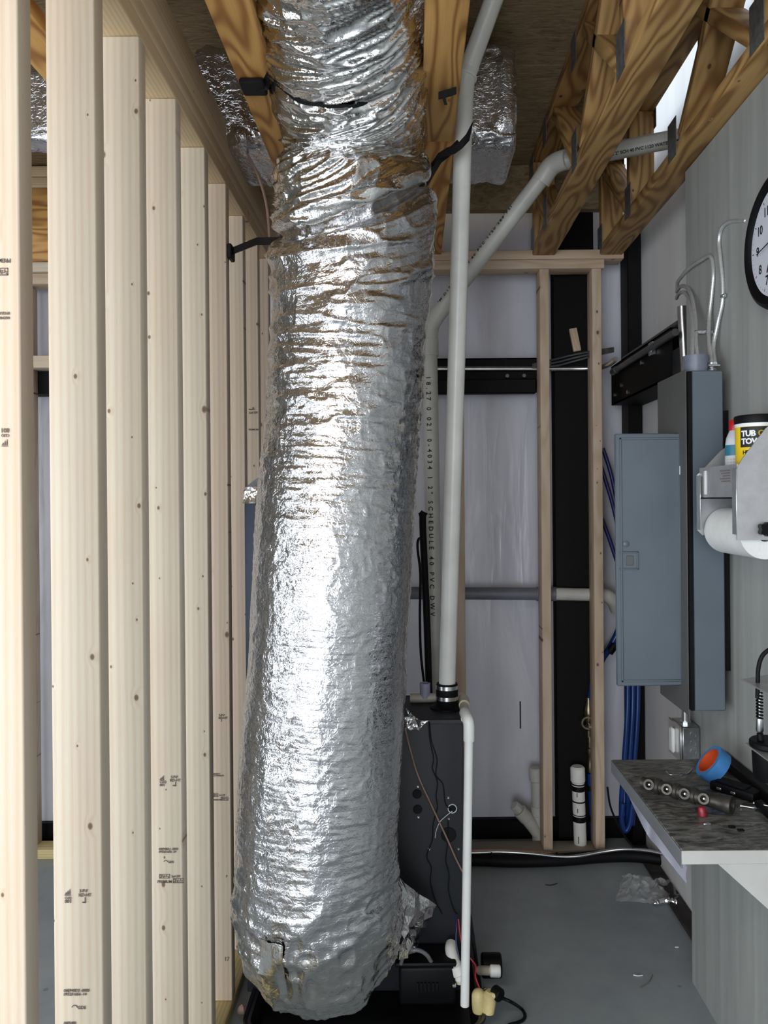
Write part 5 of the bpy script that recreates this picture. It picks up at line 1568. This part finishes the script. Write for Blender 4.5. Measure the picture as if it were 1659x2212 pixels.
sc_ = W(1583, 980, 1.83)
sb = thing('spray_can', 'small spray can with red cap beside the yellow tub', 'spray can', (sc_.x + 0.005, 1.83, zbase + 0.003))
sx, sy, sz = sc_.x + 0.005, 1.83, zbase + 0.0035
zr0, zr1 = W(1585, 930, 1.83).z, W(1585, 907, 1.83).z
zs_ = W(1585, 1006, 1.83).z
hb_ = zr0 - sz
put('body', MB().lathe((sx, sy, sz), (0, 0, 1), [(0, 0.0224), (hb_ * 0.62, 0.0224)], 32), M['label'], sb)
put('band', MB().lathe((sx, sy, sz + hb_ * 0.62), (0, 0, 1), [(0, 0.0222), (hb_ * 0.14, 0.0219), (hb_ * 0.16, 0.0215)], 32), M['teal'], sb, 'teal printed band')
put('shoulder', MB().lathe((sx, sy, sz + hb_ * 0.78), (0, 0, 1), [(0, 0.0215), (hb_ * 0.10, 0.0194), (hb_ * 0.18, 0.0146), (hb_ * 0.22, 0.0112)], 32), M['label'], sb)
put('cap', MB().lathe((sx, sy, zr0), (0, 0, 1), [(0, 0.0125), (0.004, 0.0129), (zr1 - zr0 - 0.003, 0.0125), (zr1 - zr0, 0.0103)], 28), M['red'], sb)
pm = MB()
for k in range(7):
    z = sz + hb_ * (0.56 - 0.045 * k)
    for a in np.linspace(-70, 20, 6):
        a0, a1_ = math.radians(a), math.radians(a + 11)
        r = 0.0226
        pm.add([(sx + r * math.sin(q), sy - r * math.cos(q), zz) for q, zz in ((a0, z), (a1_, z), (a1_, z + 0.0014), (a0, z + 0.0014))], [(0, 1, 2, 3)])
put('print', pm, M['cloth_tan'], sb, smooth=False)

# ================================================================== CLOCK
ck = thing('wall_clock', 'round black rimmed wall clock hanging on the white wall', 'clock', (0.81, 1.697, 1.87))
cyc = 1.697
czc = W(1672, 516, 1.697).z
R_ = 0.153
prof = [(0.0, R_ - 0.010), (0.004, R_), (0.016, R_), (0.026, R_ - 0.005), (0.031, R_ - 0.014), (0.029, R_ - 0.020), (0.022, R_ - 0.029), (0.017, R_ - 0.033)]
put('rim', MB().lathe((XR - 0.001, cyc, czc), (-1, 0, 0), prof, 72), M['black'], ck)
fx_ = XR - 0.020
put('dial', MB().lathe((fx_, cyc, czc), (-1, 0, 0), [(0, R_ - 0.030), (0.0015, R_ - 0.030)], 64), M['clock_face'], ck)
def on_clock(u, v, d=0.0):       # u to the viewer's right of the dial, v up
    return Vector((fx_ - 0.0018 - d, cyc - u, czc + v))
CM = Matrix(((0, 0, -1, 0), (-1, 0, 0, 0), (0, 1, 0, 0), (0, 0, 0, 1)))
for hnum in range(1, 13):
    a = math.radians(90 - 30 * hnum)
    u, v = 0.0895 * math.cos(a), 0.0895 * math.sin(a)
    sz_ = 0.030
    m = Matrix.Translation(on_clock(u, v - sz_ * 0.35)) @ CM
    put('numeral', text_mb(str(hnum), sz_, m, 0.0003, 0.0004, 0.9, 'CENTER'), M['ink_dark'], ck, smooth=False)
tk_ = MB()
for k in range(60):
    a = math.radians(6 * k)
    r0_, r1_ = (0.110, 0.117) if k % 5 == 0 else (0.1135, 0.117)
    d = Vector((0, -math.cos(a), math.sin(a))); s = Vector((0, math.sin(a), math.cos(a))) * (0.0012 if k % 5 == 0 else 0.0005)
    p0, p1 = on_clock(0, 0) + d * r0_, on_clock(0, 0) + d * r1_
    tk_.add([p0 + s, p1 + s, p1 - s, p0 - s], [(0, 1, 2, 3)])
tags(put('tick_marks', tk_, M['ink_dark'], ck, smooth=False), kind='stuff')
def hand(name, deg, L, w, back, d):
    a = math.radians(90 - deg)
    e = Vector((0, -math.cos(a), math.sin(a))); s = Vector((0, math.sin(a), math.cos(a)))
    o = on_clock(0, 0, d)
    put(name, MB().prism([o - e * back + s * w, o + e * L + s * w * 0.5, o + e * L - s * w * 0.5, o - e * back - s * w], (-0.0012, 0, 0)), M['ink_dark'], ck, smooth=False)
hand('hour_hand', 208, 0.073, 0.0039, 0.017, 0.004)
hand('minute_hand', 352, 0.103, 0.003, 0.017, 0.006)
hand('second_hand', 262, 0.079, 0.0016, 0.026, 0.008)
put('hub', MB().lathe(on_clock(0, 0, 0), (-1, 0, 0), [(0, 0.007), (0.012, 0.007), (0.014, 0.004)], 18), M['black'], ck)

# ================================================================== ON THE FLOOR
def film(label, pts, seed, amp, nu=26, nv=16):
    q = [WZ(x, y, 0.006) for x, y in pts]
    mb = MB()
    rng = np.random.RandomState(seed)
    a = VN(40, seed)
    for j in range(nv + 1):
        for i in range(nu + 1):
            u, v = i / nu, j / nv
            p = (q[0] * (1 - u) + q[1] * u) * (1 - v) + (q[3] * (1 - u) + q[2] * u) * v
            h = float(ridge(a(np.array([u * 7.0]), np.array([v * 6.0])))[0]) ** 2 * amp + rng.rand() * amp * 0.25
            e = min(1.0, 5 * min(u, 1 - u, v, 1 - v))
            mb.v.append((p.x + rng.uniform(-.004, .004), p.y + rng.uniform(-.004, .004), 0.003 + h * (0.3 + 0.7 * e)))
    for j in range(nv):
        for i in range(nu):
            k = j * (nu + 1) + i
            mb.f.append((k, k + 1, k + nu + 2, k + nu + 1))
    return solo('plastic_film', mb, M['film'], label, 'plastic film', smooth=False)
film('crumpled clear plastic film lying on the concrete near the workbench', [(1330, 1950), (1470, 1955), (1465, 1905), (1345, 1890)], 3, 0.030)
fs = MB().tube(spline([WZ(1408, 1952, 0.012), WZ(1425, 1948, 0.016), WZ(1445, 1945, 0.018), WZ(1462, 1950, 0.014)], 6), [0.006 + 0.006 * abs(math.sin(k * 1.7)) for k in range(19)], 8)
solo('foil_scrap', fs, M['foil_tape'], 'twisted silver foil scrap on the edge of the plastic film', 'scrap')
wire('white_thread', 'short white wire offcut curved on the concrete', [WZ(1368, 2106, 0.003), WZ(1378, 2108, 0.003), WZ(1388, 2107, 0.003)], 0.0016, 'white', None, 6, 5, 'wire')
wire('dark_thread', 'thin dark curved wire on the concrete', [WZ(1383, 2133, 0.002), WZ(1398, 2125, 0.002), WZ(1406, 2115, 0.002), WZ(1410, 2105, 0.002)], 0.0012, 'ink', None, 6, 5, 'wire')
wire('dark_thread', 'thin dark wire bit on the concrete near the drip pan', [WZ(1178, 1911, 0.002), WZ(1190, 1912, 0.002), WZ(1204, 1908, 0.002)], 0.0012, 'black', None, 6, 5, 'wire')
c = WZ(1462, 2047, 0)
solo('white_chip', MB().box(c.x - 0.006, c.x + 0.006, c.y - 0.003, c.y + 0.003, 0.0003, 0.003, 0.001), M['white'], 'tiny white chip on the concrete by the grey base panel', 'scrap')
pk = WZ(522, 2192, 0.01)
pm = MB().tube(spline([pk + Vector((-0.012, 0, 0.004)), pk + Vector((0, 0.01, 0.008)), pk + Vector((0.012, 0.014, 0.004))], 5), [0.003, 0.008, 0.010, 0.012, 0.013, 0.014, 0.012, 0.011, 0.009, 0.007, 0.003], 9)
solo('insulation_tuft', pm, M['wire_pink'], 'small pink tuft on the floor between stud wall and drip pan', 'insulation')
